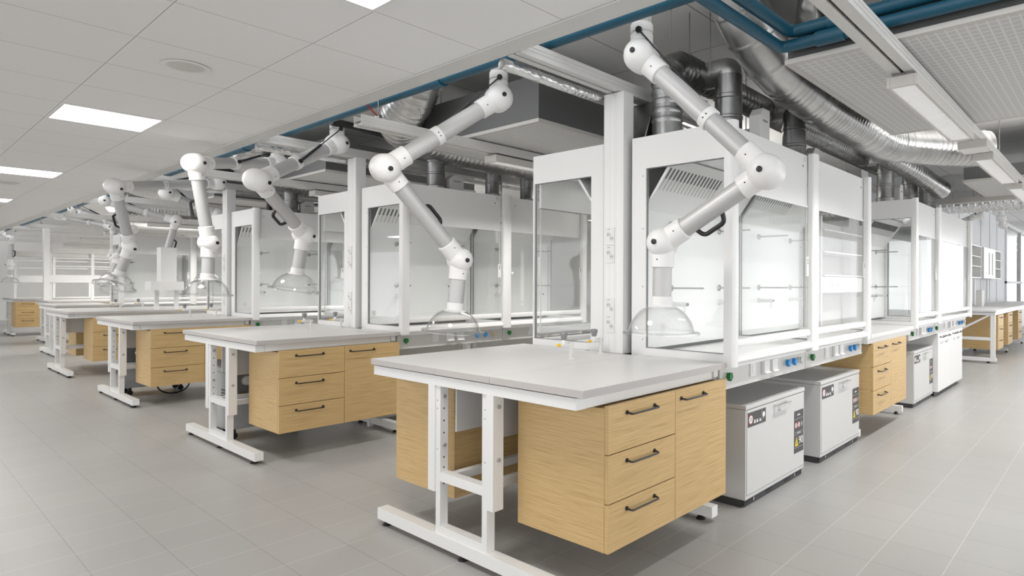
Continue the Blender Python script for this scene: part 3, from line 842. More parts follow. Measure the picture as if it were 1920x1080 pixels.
# ------------------------------------------------------------------ extraction arms
def extraction_arm(S, E, Wp, D, label, tilt=None, up=3.02, dome=True, spring=0.46, lower=True, r=0.05, side=None):
    S, E, Wp, D = (Vector(p) for p in (S, E, Wp, D))
    t = thing('extraction_arm', label, 'extraction arm', (S.x, S.y, up), group='white jointed extraction arms hanging over the benches')
    o0 = Vector((S.x, S.y, up)); L = lambda p: Vector(p) - o0
    S, E, Wp, D = L(S), L(E), L(Wp), L(D)
    camp = L((0, 0, 1.32))
    up0v = Vector((0, 0, 1)); d1 = (E - S).normalized(); d2 = (Wp - E).normalized(); d3 = (D - Wp).normalized()
    def nrm(a, b, at):
        n = a.cross(b)
        if n.length < 0.05: n = a.cross(Vector((0, 0, 1)))
        n.normalize()
        return n if n.dot(camp - at) > 0 else -n
    nS = nrm(d1, Vector((0, 0, -1)), S); nE = nrm(d1, d2, E); nW = nrm(d2, d3, Wp)
    MB().cyl((S.x, S.y, S.z + 0.14), (S.x, S.y, -0.012), 0.05, 24).lathe([(0.09, -0.012), (0.09, 0.0)], (S.x, S.y, 0), seg=24).build('mount_tube', 'duct_white', t)
    MB().lathe([(0.055, 0.10), (0.057, 0.105), (0.057, 0.15), (0.050, 0.155), (0.050, 0.16), (0.057, 0.163), (0.057, 0.20), (0.053, 0.205)], S - Vector((0, 0, 0.045)), seg=28).build('mount_collar', 'arm_white', t)
    def joint(c, n, a, b, name, rr=0.072, la=0.17, lb=0.17):
        m = MB().capsule(c - n * 0.022, c + n * 0.022, rr, 28, 0, 8)
        m.lathe([(0.059, 0.0), (0.0575, la - 0.004), (0.053, la)], c, a, 28)
        m.lathe([(0.059, 0.0), (0.0575, lb - 0.004), (0.053, lb)], c, b, 28)
        j = m.build(name, 'arm_white', t)
        MB().lathe([(0.014, rr + 0.015), (0.0135, rr + 0.027), (0.008, rr + 0.029)], c, n, 16).build('pivot_cap', 'black', j)
        for q, dd in ((a, la), (b, lb)):
            pp = c + q * (dd - 0.04) + n * 0.056
            MB().cyl(pp - n * 0.004, pp + n * 0.002, 0.004, 8).build('screw', 'black', j)
        return j
    joint(S, nS, d1, Vector((0, 0, 1)), 'shoulder_joint', 0.082, 0.15, 0.08)
    joint(E, nE, -d1, d2, 'elbow_joint', 0.081, 0.15, 0.135)
    L1 = (E - S).length
    mid = S + d1 * (L1 * 0.56)
    MB().cyl(S + d1 * 0.14, mid, 0.050, 28, 0, None, True).cyl(mid, E - d1 * 0.13, 0.0475, 28).build('upper_tube', 'alu', t)
    m = MB().lathe([(0.051, -0.022), (0.055, -0.02), (0.055, 0.02), (0.051, 0.022)], mid, d1, 28)
    for q in (-0.2, 0.2):
        pp = mid + (nS * math.cos(q) + nS.cross(d1) * math.sin(q)) * 0.0545
        m.cyl(pp, pp + nS * 0.0015, 0.004, 8, 1)
    m.build('slide_collar', ['arm_white', 'black'], t)
    if lower:
        MB().cyl(E + d2 * 0.11, Wp - d2 * 0.11, 0.0475, 28).build('lower_tube', 'alu', t)
        joint(Wp, nW, -d2, d3, 'wrist_joint', 0.071, 0.14, 0.125)
        # handle on the lower tube
        hd = side if side is not None else Vector((0, 0, -1))
        hd = (Vector(hd) - d2 * Vector(hd).dot(d2)).normalized()
        L2 = (Wp - E).length
        a = E + d2 * (L2 * 0.45) + hd * 0.044; b = E + d2 * (L2 * 0.45 + 0.15) + hd * 0.044
        MB().tube(smooth_path([a, a + d2 * 0.016 + hd * 0.042, b - d2 * 0.016 + hd * 0.042, b], 0.03, 5), 0.0115, 10).build('handle', 'black', t)
        end = D - d3 * 0.145
        MB().cyl(Wp + d3 * 0.115, end, 0.0475, 28).build('end_tube', 'alu', t)
        h = MB().lathe([(0.052, -0.02), (0.053, 0.0), (0.053, 0.022), (0.068, 0.03), (0.068, 0.036)], end, d3, 28).build('hood_collar', 'arm_white', t)
        if dome:
            pr = [(0.06, 0.03), (0.075, 0.033), (0.105, 0.050), (0.130, 0.075), (0.150, 0.105), (0.160, 0.135), (0.164, 0.150), (0.160, 0.1505), (0.156, 0.137), (0.146, 0.107), (0.127, 0.079), (0.103, 0.054), (0.074, 0.037), (0.06, 0.035)]
            MB().lathe(pr, end, d3, 40, 0, False).build('dome_hood', 'dome', t, angle=60)
            MB().lathe([(0.162, 0.151), (0.190, 0.153), (0.193, 0.157), (0.192, 0.167), (0.187, 0.167), (0.186, 0.158), (0.162, 0.156), (0.162, 0.151)], end, d3, 40, 0, False).build('dome_rim', 'dome_rim', t, angle=60)
    if spring:
        a = S + nS * (0.064 if spring < 0.5 else 0.058) + Vector((0, 0, 0.125)) + d1 * 0.02; b = S + d1 * (L1 * spring) + (up0v - d1 * d1.z).normalized() * (0.035 if spring < 0.5 else 0.012) + nS * (-0.052 if spring < 0.5 else 0.060)
        e = (b - a).normalized(); q = a + e * ((b - a).length * 0.52)
        m = MB().cyl(a, q, 0.0045, 8).cyl(q, b, 0.0105, 12)
        for pp in (a, b): m.lathe([(0.017, -0.006), (0.017, 0.006)], pp, nS, 7)
        m.build('gas_spring', 'black', t)
    return t

extraction_arm((2.483, 1.861, 2.455), (2.601, 1.243, 1.827), (2.536, 1.765, 1.522), (2.532, 1.77, 1.090), 'extraction arm nearest the camera, elbow out to the right over the aisle', side=(0.3, -0.2, -1))
extraction_arm((2.507, 2.984, 2.46), (1.885, 3.223, 1.967), (2.375, 3.192, 1.463), (2.351, 3.222, 1.030), 'extraction arm over the far half of the nearest bench, elbow to the left', side=(0.6, 0.3, 1))
extraction_arm((2.495, 5.003, 2.46), (1.795, 4.753, 2.043), (2.26, 5.068, 1.70), (2.215, 5.123, 1.27), 'extraction arm over the second bench with its dome before the white hood', spring=0.56, side=(-0.6, 0.3, -1))
extraction_arm((2.526, 6.228, 2.45), (1.734, 5.853, 2.287), (1.864, 5.931, 1.648), (1.854, 5.944, 1.225), 'extraction arm over the second bench with a near vertical lower tube', spring=0.56, side=(-1, 0.8, 0))
extraction_arm((2.642, 8.137, 2.47), (1.622, 7.805, 2.269), (1.808, 8.051, 1.688), (1.706, 8.175, 1.285), 'extraction arm over the third bench with a tilted dome', side=(-1, 0.8, 0))
extraction_arm((2.291, 11.564, 2.50), (3.116, 11.347, 2.271), (3.033, 11.606, 1.636), (3.087, 11.54, 1.29), 'extraction arm over the fourth bench, dome beside the white duct', side=(1, -0.8, 0))
extraction_arm((2.517, 9.553, 2.464), (3.12, 9.62, 2.25), (3.06, 9.78, 1.75), (3.06, 9.78, 1.33), 'extraction arm mostly hidden behind the vertical arm of the second bench', side=(1, -0.8, 0))
extraction_arm((2.339, 13.873, 2.56), (2.98, 13.2, 2.205), (2.9, 13.75, 1.75), (2.75, 13.75, 1.25), 'distant extraction arm running down right under the rail behind the tilted dome', side=(1, -0.8, 0))
extraction_arm((2.362, 15.266, 2.53), (3.02, 14.6, 2.336), (3.02, 14.6, 1.791), (2.93, 14.2, 1.20), 'distant extraction arm with a vertical lower tube behind the tilted dome', side=(1, -0.8, 0))
extraction_arm((2.189, 21.0, 2.50), (2.35, 20.85, 2.352), (2.33, 20.9, 1.72), (2.33, 20.9, 1.3), 'farthest extraction arm at the left edge of the photo', side=(1, -0.8, 0))

# ------------------------------------------------------------------ support rails under the open ceiling
def rail(name, x0, x1, yc, z, label, w=0.085, h=0.075, group='light grey support rails along the rows', caps=0):
    t = thing(name, label, 'rail', (x0, yc, z), group=group)
    L = x1 - x0; a = w / 2
    m = MB().box(0, L, -a, -0.008, 0, 0.012).box(0, L, 0.008, a, 0, 0.012).box(0, L, -a, -a + 0.008, 0.012, h).box(0, L, a - 0.008, a, 0.012, h)
    m.box(0, L, -a + 0.008, a - 0.008, 0.03, 0.034).box(0, L, -a - 0.006, -a, 0.0, 0.008).box(0, L, a, a + 0.006, 0.0, 0.008)
    m.box(0, L, -a - 0.003, -a, 0.03, 0.036).box(0, L, -a - 0.003, -a, 0.05, 0.056)
    m.build('profile', 'rail', t)
    h_ = MB()
    n = max(2, int(L / 1.6))
    for i in range(n):
        x = 0.15 + (L - 0.3) * i / (n - 1)
        h_.cyl((x, 0, 0.03), (x, 0, 3.02 - z), 0.004, 6).box(x - 0.012, x + 0.012, -0.03, 0.03, h - 0.01, h + 0.03)
    h_.build('hanger_rod', 'steel_dark', t)
    if caps:
        s = MB()
        for i in range(int(L * 14)):
            x = 0.03 + i / 14.0
            if x < L - 0.04: s.box(x, x + random.choice((0.02, 0.032, 0.04)), -0.0065, 0.0065, 0.0225, 0.029)
        s.build('wiring', 'black', t)
    return t
for k in range(7):
    x0 = 2.09; x1 = 9.4 if k == 0 else 6.5
    rail('support_rail', x0, x1, YC + KP * k + (0.9 if k == 5 else 0), 2.470, 'support rail running over the %s row of benches' % NTH[k])

# ------------------------------------------------------------------ aisle rails with luminaires
def luminaire(label, loc, power=LUM_W, up=0, spread=118):
    t = thing('aisle_luminaire', label, 'luminaire', loc, group='long white luminaires hung over the aisles')
    m = MB().box(0, 1.5, -0.072, -0.055, 0, 0.055).box(0, 1.5, 0.055, 0.072, 0, 0.055).box(0, 0.02, -0.055, 0.055, 0, 0.055).box(1.48, 1.5, -0.055, 0.055, 0, 0.055).box(0.02, 1.48, -0.055, 0.055, 0.045, 0.055)
    m.build('housing', 'lum_grey', t, 0.002)
    m = MB().box(0.02, 1.48, -0.055, 0.055, 0.006, 0.010)
    for i in range(37): m.box(0.03 + i * 0.039, 0.033 + i * 0.039, -0.055, 0.055, 0.0045, 0.006)
    m.build('diffuser', 'lum_light', t)
    for x in (0.02, 1.40): MB().box(x, x + 0.01, -0.045, 0.045, 0.055, 0.075).build('bracket', 'steel_dark', t)
    area_light('luminaire_lamp', t, (0.75, 0, -0.003), 1.44, 0.108, power, (1, 0.98, 0.95), spread)
    if up:  # added fill light above the rail, aimed up to brighten the slab
        u = area_light('added_slab_fill', t, (0.75, 0, 0.16), 1.44, 0.09, up, (1, 0.98, 0.95)); u.rotation_euler = (PI, 0, 0)
    return t
AY = 0.843
LL = [[(3.27, 'first luminaire in the right aisle, long white box hanging under the rail'), (5.6, 'second luminaire in the right aisle beyond the connector box'), (7.5, 'third luminaire in the right aisle at the right edge'),
       (9.7, 'added luminaire in the right aisle, unseen past the right edge of the view'), (12.0, 'added luminaire in the right aisle, unseen well past the right edge of the view')],  # both out of view, added to brighten the far right end
      [(3.25, 'luminaire over the aisle between the first two rows, left of the hoods'), (5.4, 'luminaire deeper over the aisle between the first two rows')],
      [(3.25, 'luminaire over the aisle between the second and third rows'), (5.4, 'luminaire deeper over the aisle between the second and third rows')],
      [(3.25, 'luminaire over the aisle between the third and fourth rows'), (5.4, 'luminaire deeper over the aisle between the third and fourth rows')],
      [(3.25, 'luminaire over the aisle between the fourth and fifth rows'), (5.4, 'luminaire deeper over the aisle between the fourth and fifth rows')],
      [(3.25, 'luminaire over the aisle between the fifth and sixth rows'), (5.4, 'luminaire deeper over the aisle between the fifth and sixth rows')],
      [(3.4, 'luminaire over the aisle before the farthest row, a bright strip at far left'), (5.6, 'luminaire deeper over the aisle before the farthest row')],
      [(3.6, 'luminaire nearest the far wall at left'), (5.8, 'luminaire deeper along the far wall')]]
for a in range(8):
    y = AY + KP * a
    rail('aisle_rail', 1.5 if a == 0 else 2.12, 9.0, y, 2.372, 'slotted rail carrying the luminaires over the %s aisle' % NTH[a], 0.10, 0.07, 'slotted rails over the aisles', caps=1 if a == 0 else 0)
    for i, (x, lb) in enumerate(LL[a]): luminaire(lb, (x, y, 2.30), LUM_W * (1 if a < 5 else 2.0), (SLAB_FILL_W * (0.3 if a == 0 else 1)) if i == 1 else 0, 132 if a < 5 else 170)
    for x in ((5.14,) if a == 0 else ()):
        t = thing('connector_box', 'beige connector box under the rail between the first two right aisle luminaires', 'box', (x, y, 2.315))
        MB().box(0, 0.22, -0.095, 0.095, 0, 0.06).build('body', 'lum_grey', t, 0.003)
        MB().box(0.01, 0.21, -0.085, 0.085, -0.003, 0.0).build('cover', 'white', t)
        MB().box(0.1, 0.12, -0.01, 0.01, 0.06, 0.075).build('bracket', 'lum_grey', t)

# ------------------------------------------------------------------ supply air plenums over the aisles
def plenum(x0, x1, y0, y1, label, z=2.45, h=0.34):
    t = thing('air_plenum', label, 'air plenum', (x0, y0, z), group='dark grey supply air boxes with perforated undersides')
    MB().box(0, x1 - x0, 0, y1 - y0, 0.025, h).build('box', 'plenum', t)
    a, b = x1 - x0, y1 - y0
    MB().box(-0.012, a + 0.012, -0.012, 0.02, 0.0, 0.0245).box(-0.012, a + 0.012, b - 0.02, b + 0.012, 0.0, 0.0245).box(-0.012, 0.02, 0.02, b - 0.02, 0.0, 0.0245).box(a - 0.02, a + 0.012, 0.02, b - 0.02, 0.0, 0.0245).build('edge_frame', 'lum_grey', t)
    MB().box(0.0205, a - 0.0205, 0.0205, b - 0.0205, 0.002, 0.0245).build('diffuser', ['perf'], t)
    m = MB()
    for x in (0.1, x1 - x0 - 0.1):
        for y in (0.1, y1 - y0 - 0.1): m.cyl((x, y, h), (x, y, 3.02 - z), 0.005, 6)
    m.build('hanger_rod', 'steel_dark', t)
    return t
plenum(3.04, 4.96, 0.05, 1.335, 'perforated supply air box above the right aisle nearest the camera', h=0.15)
plenum(7.75, 9.6, 0.05, 1.35, 'farther supply air box above the right aisle', h=0.16)
plenum(3.02, 4.9, 3.165, 4.56, 'dark supply air box behind the nearest column, between the first two rows')
plenum(3.02, 4.9, 3.165 + KP, 4.56 + KP, 'dark supply air box left of the second column, between the second and third rows')
plenum(3.02, 4.9, 3.165 + 2 * KP, 4.56 + 2 * KP, 'distant supply air box over the third aisle')

# ------------------------------------------------------------------ ducts
def duct(name, label, pts, r, mat='steel', bead=0.055, rad=0.2, amp=0.007, group='galvanised spiral ducts under the slab', cat='duct', plain_to=0.0):
    P = resample(smooth_path(pts, rad, 8), 0.011)
    R = []
    for i in range(len(P)):
        s = i * 0.011
        ph = (s % bead) / bead if s > plain_to else (s % 0.19) / 0.19 * 2.5
        R.append(r + (amp if bead > 0 and ph < 0.2 else 0.0))
    o = MB().tube(P, R, 24).build(name, mat, angle=70)
    return tag(o, label, cat, group)
duct('spiral_duct', 'big spiral duct sweeping down from top right and along above the right hoods', [(3.04, 1.70, 3.06), (3.16, 1.69, 2.90), (3.48, 1.645, 2.66), (4.2, 1.62, 2.575), (5.75, 1.60, 2.56), (6.25, 1.25, 2.56), (6.5, 0.95, 2.56)], 0.155, rad=0.28, plain_to=0.82)
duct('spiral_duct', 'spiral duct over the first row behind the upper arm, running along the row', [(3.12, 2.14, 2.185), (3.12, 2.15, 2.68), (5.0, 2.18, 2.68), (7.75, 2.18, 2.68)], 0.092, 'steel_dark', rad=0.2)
duct('spiral_duct', 'distant spiral duct slanting down left of the farther air box', [(6.6, 1.9, 2.66), (7.3, 1.75, 2.55), (8.0, 1.62, 2.42)], 0.10, rad=0.1)
duct('spiral_duct', 'wide spiral duct slanting down over the gap between the first two rows', [(2.70, 4.05, 3.0), (2.74, 4.25, 2.80), (2.86, 4.74, 2.63), (3.5, 4.92, 2.60), (6.0, 4.92, 2.60)], 0.17, rad=0.2)
duct('spiral_duct', 'wide spiral duct over the gap between the second and third rows', [(2.70, 4.05 + KP, 3.0), (2.74, 4.25 + KP, 2.80), (2.86, 4.74 + KP, 2.63), (3.5, 4.92 + KP, 2.60), (6.0, 4.92 + KP, 2.60)], 0.17, rad=0.2)
duct('spiral_duct', 'distant spiral duct over the fourth row behind the extraction arms', [(2.78, 13.4, 2.7), (3.2, 13.6, 2.62), (6.0, 13.6, 2.6)], 0.2, rad=0.2)
duct('spiral_duct', 'spiral duct at the top right corner behind the blue pipes', [(3.25, 1.22, 3.02), (3.35, 1.28, 2.85), (3.7, 1.45, 2.86), (4.6, 1.5, 2.86)], 0.12, rad=0.2)
duct('foil_duct', 'corrugated foil duct crossing at the end of the right hoods', [(10.2, 4.5, 2.52), (10.2, 2.3, 2.52), (10.2, 0.6, 2.52), (10.2, -1.5, 2.52)], 0.16, 'foil', 0.09, amp=0.016, group=None)
duct('spiral_duct', 'spiral duct at the far right above the second luminaire', [(6.3, 0.25, 2.80), (7.4, 0.25, 2.80), (8.6, 0.1, 2.80)], 0.16)
# vertical exhaust ducts standing on the hoods
def riser(label, x, y, r=0.088, top=2.68, lean=(0, 0), box=None, side='y'):
    t = thing('exhaust_duct', label, 'exhaust duct', (x, y, 2.185), group='dark exhaust ducts rising from the hood tops')
    h = top - 2.185
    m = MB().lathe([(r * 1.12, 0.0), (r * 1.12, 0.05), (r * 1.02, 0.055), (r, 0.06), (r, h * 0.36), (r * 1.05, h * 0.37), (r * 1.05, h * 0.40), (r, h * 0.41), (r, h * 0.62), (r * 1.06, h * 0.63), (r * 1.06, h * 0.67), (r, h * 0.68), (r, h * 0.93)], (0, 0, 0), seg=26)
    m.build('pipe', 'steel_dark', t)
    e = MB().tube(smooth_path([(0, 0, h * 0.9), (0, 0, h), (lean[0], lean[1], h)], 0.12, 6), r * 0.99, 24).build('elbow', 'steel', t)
    if box:
        bx, by, bz, sx, sy, sz = box
        b = MB().prism([(bx, by, bz), (bx + sx, by, bz), (bx + sx, by, bz + sz), (bx + sx * 0.3, by, bz + sz), (bx, by, bz + sz * 0.75)], (0, sy, 0)).build('actuator_box', 'ctrl', t, 0.003)
        MB().box(bx + sx * 0.25, bx + sx * 0.75, by - 0.001, by, bz + sz * 0.55, bz + sz * 0.62).build('label_strip', 'grey_knob', b)
    return t
riser('dark exhaust duct with a grey actuator on the nearest hood, behind the upper arm', 3.53, 1.95, lean=(0, 0.22), box=(0.03, -0.21, 0.05, 0.13, 0.08, 0.19))
riser('dark exhaust duct with a grey actuator on the second hood of the right row', 4.56, 1.95, lean=(0, 0.22), box=(0.09, -0.12, 0.02, 0.12, 0.07, 0.17))
riser('dark exhaust duct on the third hood of the right row', 6.95, 1.95, 0.085, lean=(0, 0.22), box=(0.10, -0.12, 0.02, 0.13, 0.07, 0.19))
riser('dark exhaust duct on the left half of the last hood', 7.86, 1.93, 0.085, lean=(0, 0.22))
riser('dark exhaust duct on the right half of the last hood', 8.72, 1.93, 0.10, lean=(0, 0.22))
for k, nm in ((1, 'second'), (2, 'third')):
    riser('exhaust duct with a grey actuator box on the first hood of the %s row' % nm, 3.48, 5.05 + (k - 1) * KP, 0.085, 2.62, (-0.02, 0.4), (0.09, -0.10, 0.02, 0.16, 0.08, 0.15))
    riser('exhaust duct in the middle of the %s row hoods' % nm, 4.18, 5.05 + (k - 1) * KP, 0.085, 2.62, (-0.02, 0.4))
    riser('exhaust duct on the second hood of the %s row' % nm, 4.66, 5.05 + (k - 1) * KP, 0.085, 2.62, (-0.02, 0.4))
t = thing('damper_housing', 'tilted dark steel damper housing right behind the nearest column', 'duct', (3.16, 2.30, 2.186))
m = MB().prism([(-0.13, -0.05, 0.0), (0.10, -0.05, 0.0), (0.15, -0.05, 0.23), (-0.02, -0.05, 0.27)], (0, 0.17, 0)).build('housing', 'steel_dark', t, 0.006)
MB().cyl((0.10, -0.05, 0.10), (0.10, -0.06, 0.10), 0.014, 14).build('spindle', 'black', t)
# insulated pipes wrapped in foil beside the rails
for k in range(3):
    y = YC + 0.113 + KP * k
    o = MB().tube(resample([Vector((2.105, y, 2.452)), Vector((6.5, y, 2.452))], 0.05), [0.03 + random.uniform(-0.0015, 0.0015) for _ in range(100)][:len(resample([Vector((2.105, y, 2.452)), Vector((6.5, y, 2.452))], 0.05))], 14).build('foil_pipe', 'foil')
    tag(o, 'foil wrapped pipe running beside the rail of the %s row' % NTH[k], 'pipe', 'foil wrapped pipes beside the rails')
# beams and cross tray at the far right
tag(MB().box(9.25, 9.37, -1.5, 4.0, 2.40, 2.47).build('cross_rail', 'lum_grey'), 'beige cross rail spanning the end of the right hood row', 'rail')
tag(MB().prism([(10.8, -1.5, 2.5), (10.82, -1.5, 2.5), (10.82, -1.5, 3.02), (10.8, -1.5, 3.02)], (0, 5.5, 0)).build('sheet_panel', 'steel'), 'corrugated steel sheet hanging above the end of the right hoods', 'panel')

# ------------------------------------------------------------------ blue pipes
def pipe(label, pts, r=0.026, fit=()):
    t = thing('blue_pipe', label, 'pipe', pts[0], group='dark blue plastic pipes under the slab')
    o = Vector(pts[0])
    MB().tube(smooth_path([Vector(p) - o for p in pts], 0.05, 5), r, 14).build('pipe', 'pipe', t)
    for a, b in fit:
        MB().cyl(Vector(a) - o, Vector(b) - o, r * 1.28, 16).build('coupling', 'pipe', t)
pipe('dark blue pipe along the edge of the tiled ceiling', [(2.325, 24, 2.60), (2.325, 1.3, 2.60), (2.325, 1.27, 2.60), (2.325, -2, 2.60)], 0.036, [((2.325, 3.3, 2.60), (2.325, 3.42, 2.60)), ((2.325, 6.4, 2.60), (2.325, 6.52, 2.60))])
pipe('lower blue pipe at top right, turning beside the air box', [(2.10, 1.365, 2.522), (2.98, 1.344, 2.522), (2.98, -1.5, 2.522)], 0.029, [((2.98, 1.16, 2.522), (2.98, 1.02, 2.522))])
pipe('upper blue pipe at top right, turning beside the air box', [(2.10, 1.32, 2.59), (2.98, 1.295, 2.59), (2.98, -1.5, 2.59)], 0.031, [((2.98, 1.10, 2.59), (2.98, 0.92, 2.59))])
for k in (1, 2):
    tag(MB().tube(smooth_path([(2.42, 4.95 + KP * (k - 1), 2.62), (2.75, 4.97 + KP * (k - 1), 2.62), (3.1, 4.98 + KP * (k - 1), 2.60), (3.1, 5.0 + KP * (k - 1), 2.47)], 0.08, 6), 0.032, 14).build('black_hose', 'black'), 'thick black hose bending down beside the arm mount of the %s row' % NTH[k], 'hose', 'black hoses at the arm mounts')
tag(MB().tube([(2.15, 3.95, 2.66), (2.17, 3.96, 2.58), (2.20, 3.98, 2.52), (2.26, 3.97, 2.47)], 0.006, 8).build('red_cable', 'red_wire'), 'short red cable hanging at the end of the second aisle rail', 'cable')
for i, y in enumerate((8.75, 9.0)):
    tag(MB().tube([(3.55, y, 2.19), (3.55, y, 2.6)], 0.035, 12).build('black_hose', 'black'), ('left', 'right')[i] + ' one of two upright black hoses behind the third row column', 'hose', 'upright black hoses')
# threaded rods hanging from the slab
i = 0
for x, y, z in ((3.02, 2.05, 2.75), (3.35, 1.98, 2.62), (3.30, 2.1, 2.7), (3.75, 1.85, 2.66), (2.75, 4.2, 2.6), (3.05, 5.0, 2.7)):
    tag(MB().cyl((x, y, z), (x, y, 3.02), 0.004, 8).build('threaded_rod', 'steel_dark'), 'thin threaded rod hanging from the slab above the ducts', 'rod', 'threaded rods under the slab')
tag(MB().lathe([(0.06, 3.02), (0.06, 2.995), (0.045, 2.99)], (2.95, 1.9, 0), seg=20).build('smoke_detector', 'white'), 'round detector on the grey slab near the top of the nearest column', 'detector')

# ------------------------------------------------------------------ right hand far bench, cabinets, wall cupboards
t = thing('far_bench', 'white framed bench with diagonal brace at the far right', 'lab bench', (11.95, 1.60, 0))
o = MB().box(0, 7.0, 0, 0.78, 0.858, 0.888).build('worktop', ['top', 'edge'], t, 0.002)
f = MB().box(0.05, 0.12, 0.02, 0.09, 0.0901, 0.80).box(0.05, 0.12, 0.69, 0.75, 0.0901, 0.80).box(0.05, 0.12, 0.02, 0.75, 0.8001, 0.85).box(0.055, 0.115, 0.0901, 0.6899, 0.38, 0.43).box(0.05, 0.12, 0.0, 0.75, 0.03, 0.09)
f.prism([(0.06, 0.69, 0.43), (0.06, 0.69, 0.48), (0.06, 0.14, 0.80), (0.06, 0.09, 0.80)], (0.05, 0, 0))
f.build('end_frame', 'white', t, 0.003)
MB().box(0.12, 6.9, 0.03, 0.07, 0.80, 0.855).build('apron', 'white', t)
for x in (2.2, 4.6, 6.8): MB().box(x, x + 0.05, 0.1, 0.7, 0.03, 0.0899).box(x, x + 0.05, 0.62, 0.7, 0.09, 0.82).build('leg_frame', 'white', t)
for x in (0.085, 2.225, 4.625, 6.825):
    for y in (0.12, 0.66): MB().lathe([(0.03, 0), (0.03, 0.006), (0.01, 0.032)], (x, y, 0), seg=12).build('levelling_foot', 'black', t)
for i, x in enumerate((12.35, 13.55, 15.0)):
    oak_cabinet('%s oak drawer unit under the far right bench' % ('nearest', 'middle', 'farthest')[i], (x, 1.62, 0), 0, w=0.6, d=0.55, z0=0.2, z1=0.79, door=False, group='oak drawer units at the far right')
def cupboard(name, label, loc, w, door):
    t = thing(name, label, 'cupboard', loc, group='white wall cupboards at the far right')
    h = 0.66; d = 0.16
    m = MB().box(0, 0.02, 0, d, 0, h).box(w - 0.02, w, 0, d, 0, h).box(0.02, w - 0.02, 0, d, 0, 0.02).box(0.02, w - 0.02, 0, d, h - 0.02, h).box(0.02, w - 0.02, d - 0.01, d, 0.02, h - 0.02, 1)
    m.build('carcass', ['white', 'ctrl'], t)
    for z in (0.23, 0.43): MB().box(0.02, w - 0.02, 0.0, d - 0.01, z, z + 0.015).build('shelf', 'white', t)
    if door:
        MB().box(0.0, w * 0.62, -0.02, -0.002, 0, h).build('door', 'white', t)
        for x in (0.25, 0.42): MB().box(w * x, w * x + 0.12, -0.022, -0.02, 0.08, h - 0.1).build('door_pane', 'grey_in', t)
cupboard('wall_cupboard', 'open white wall cupboard at the far right, left of the pair', (13.3, 2.25, 1.45), 1.5, False)
cupboard('wall_cupboard', 'white wall cupboard with glazed doors at the far right, right of the pair', (15.0, 2.25, 1.45), 2.5, True)
for i, x in enumerate((13.5, 14.6, 16.2)):
    tag(MB().box(x, x + 0.05, 2.33, 2.37, 0.89, 1.448).build('shelf_support', 'white'), 'upright support under the far right wall cupboards, %s' % ('leftmost', 'middle one', 'rightmost')[i], 'support', 'cupboard supports')
t = thing('socket_tower', 'short pale socket tower on the far right bench', 'sockets', (13.9, 2.1, 0.888))
m = MB().box(0, 0.25, 0, 0.1, 0, 0.32).build('body', 'ctrl', t)
for i in range(4): MB().box(0.17, 0.23, -0.004, 0, 0.04 + 0.07 * i, 0.085 + 0.07 * i).build('socket', 'white', m)
extraction_arm((11.4, 1.75, 2.45), (11.6, 2.1, 2.32), (11.9, 2.1, 2.0), (11.9, 2.1, 1.8), 'extraction arm beyond the last hood of the right row', lower=False, dome=False, spring=False)
extraction_arm((15.6, 2.0, 2.75), (15.9, 2.0, 2.62), (16.9, 1.7, 2.9), (16.9, 1.7, 2.6), 'extraction arm in front of the far right window', lower=False, dome=False, spring=False)
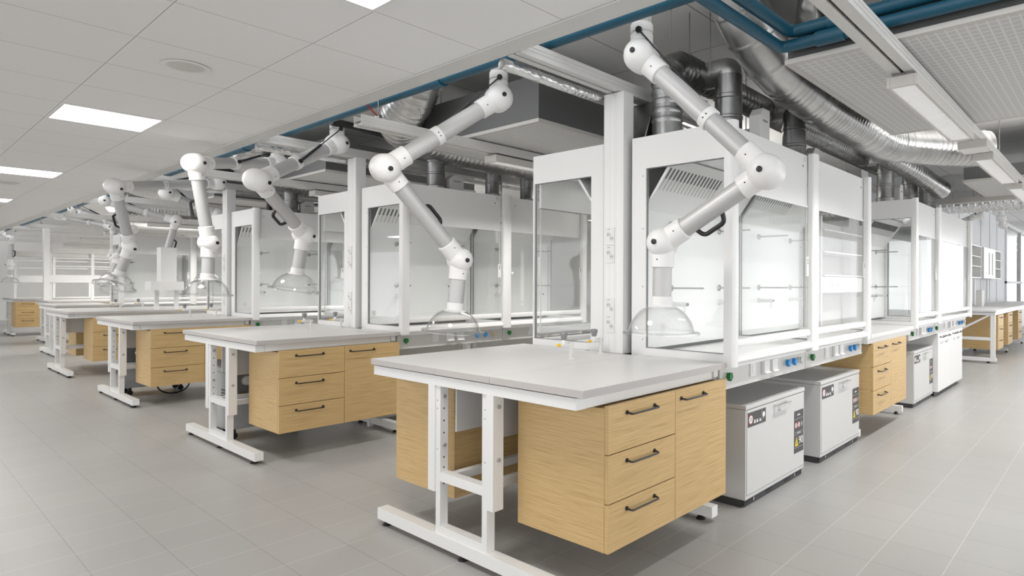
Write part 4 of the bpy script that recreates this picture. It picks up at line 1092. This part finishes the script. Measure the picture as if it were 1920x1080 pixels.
# bare trees outside the window
for i, (x, y) in enumerate(((33, 3.65), (35.5, 3.75), (38, 4.5), (41, 4.35))):
    t = thing('bare_tree', 'bare tree outside the far right window, %s of four' % ('first', 'second', 'third', 'fourth')[i], 'tree', (x, y, -0.02), group='bare trees outside the window')
    MB().tube([(0, 0, 0), (0.05, 0, 2), (0, 0.1, 4.5)], [0.12, 0.09, 0.03], 8).build('trunk', 'bark', t)
    b = MB()
    for k in range(95):
        z = random.uniform(1.5, 4.4); a = random.uniform(0, 2 * PI); L = random.uniform(0.5, 1.6)
        p = Vector((0, 0, z)); q = p + Vector((math.cos(a) * L, math.sin(a) * L, L * random.uniform(0.1, 0.7)))
        b.tube([p, (p + q) / 2 + Vector((0, 0, random.uniform(-0.1, 0.15))), q], [0.022, 0.014, 0.004], 5)
    b.build('branches', 'bark', t)

# ------------------------------------------------------------------ far left: shelf racks on the distant benches, white duct box
def shelf_rack(label, loc, w, z0=0.54, z1=1.16, cols=3):
    t = thing('shelf_rack', label, 'shelf', loc, group='white reagent shelf racks on the far benches')
    for i in range(cols + 1):
        x = (w - 0.05) * i / cols
        MB().box(x, x + 0.05, 0, 0.05, 0.0, z0).box(x, x + 0.05, 0.0, 0.28, z0, z1 - 0.121).build('upright', 'white', t)
    for z in (z0, z0 + 0.2, z0 + 0.38): MB().box(0.05, w - 0.05, 0.004, 0.28, z, z + 0.018).build('shelf', 'white', t)
    MB().box(0, w, 0.0, 0.28, z1 - 0.12, z1).build('header', 'ctrl', t)
    s = MB().box(0, w, -0.03, 0.0, z0 - 0.15, z0).build('socket_strip', 'white', t)
    for x in (0.55, 0.62, 0.70, 0.77): MB().lathe([(0.02, 0), (0.02, 0.003), (0.012, 0.003)], (w * x - 0.2, -0.03, z0 - 0.07), (0, -1, 0), 12).build('socket', 'grey_knob', s)
    return t
shelf_rack('white shelf rack with socket strip on the sixth bench at far left', (2.62, 18.05, 0.9), 2.2)
shelf_rack('white shelf rack on the farthest bench at the left edge', (2.42, 21.1, 0.9), 2.2)
t = thing('white_duct_box', 'tall white boxed duct with a wider foot beside the tilted extraction dome', 'duct', (2.84, 11.03, 0.9))
MB().box(0.0, 0.20, 0, 0.20, 0.42, 0.93).build('duct_box', 'white', t)
MB().box(-0.13, 0.28, -0.05, 0.25, 0.29, 0.42).build('base_box', 'white', t)
for x in (-0.05, 0.20): MB().box(x, x + 0.05, 0.08, 0.13, 0.0, 0.29).build('leg', 'white', t)
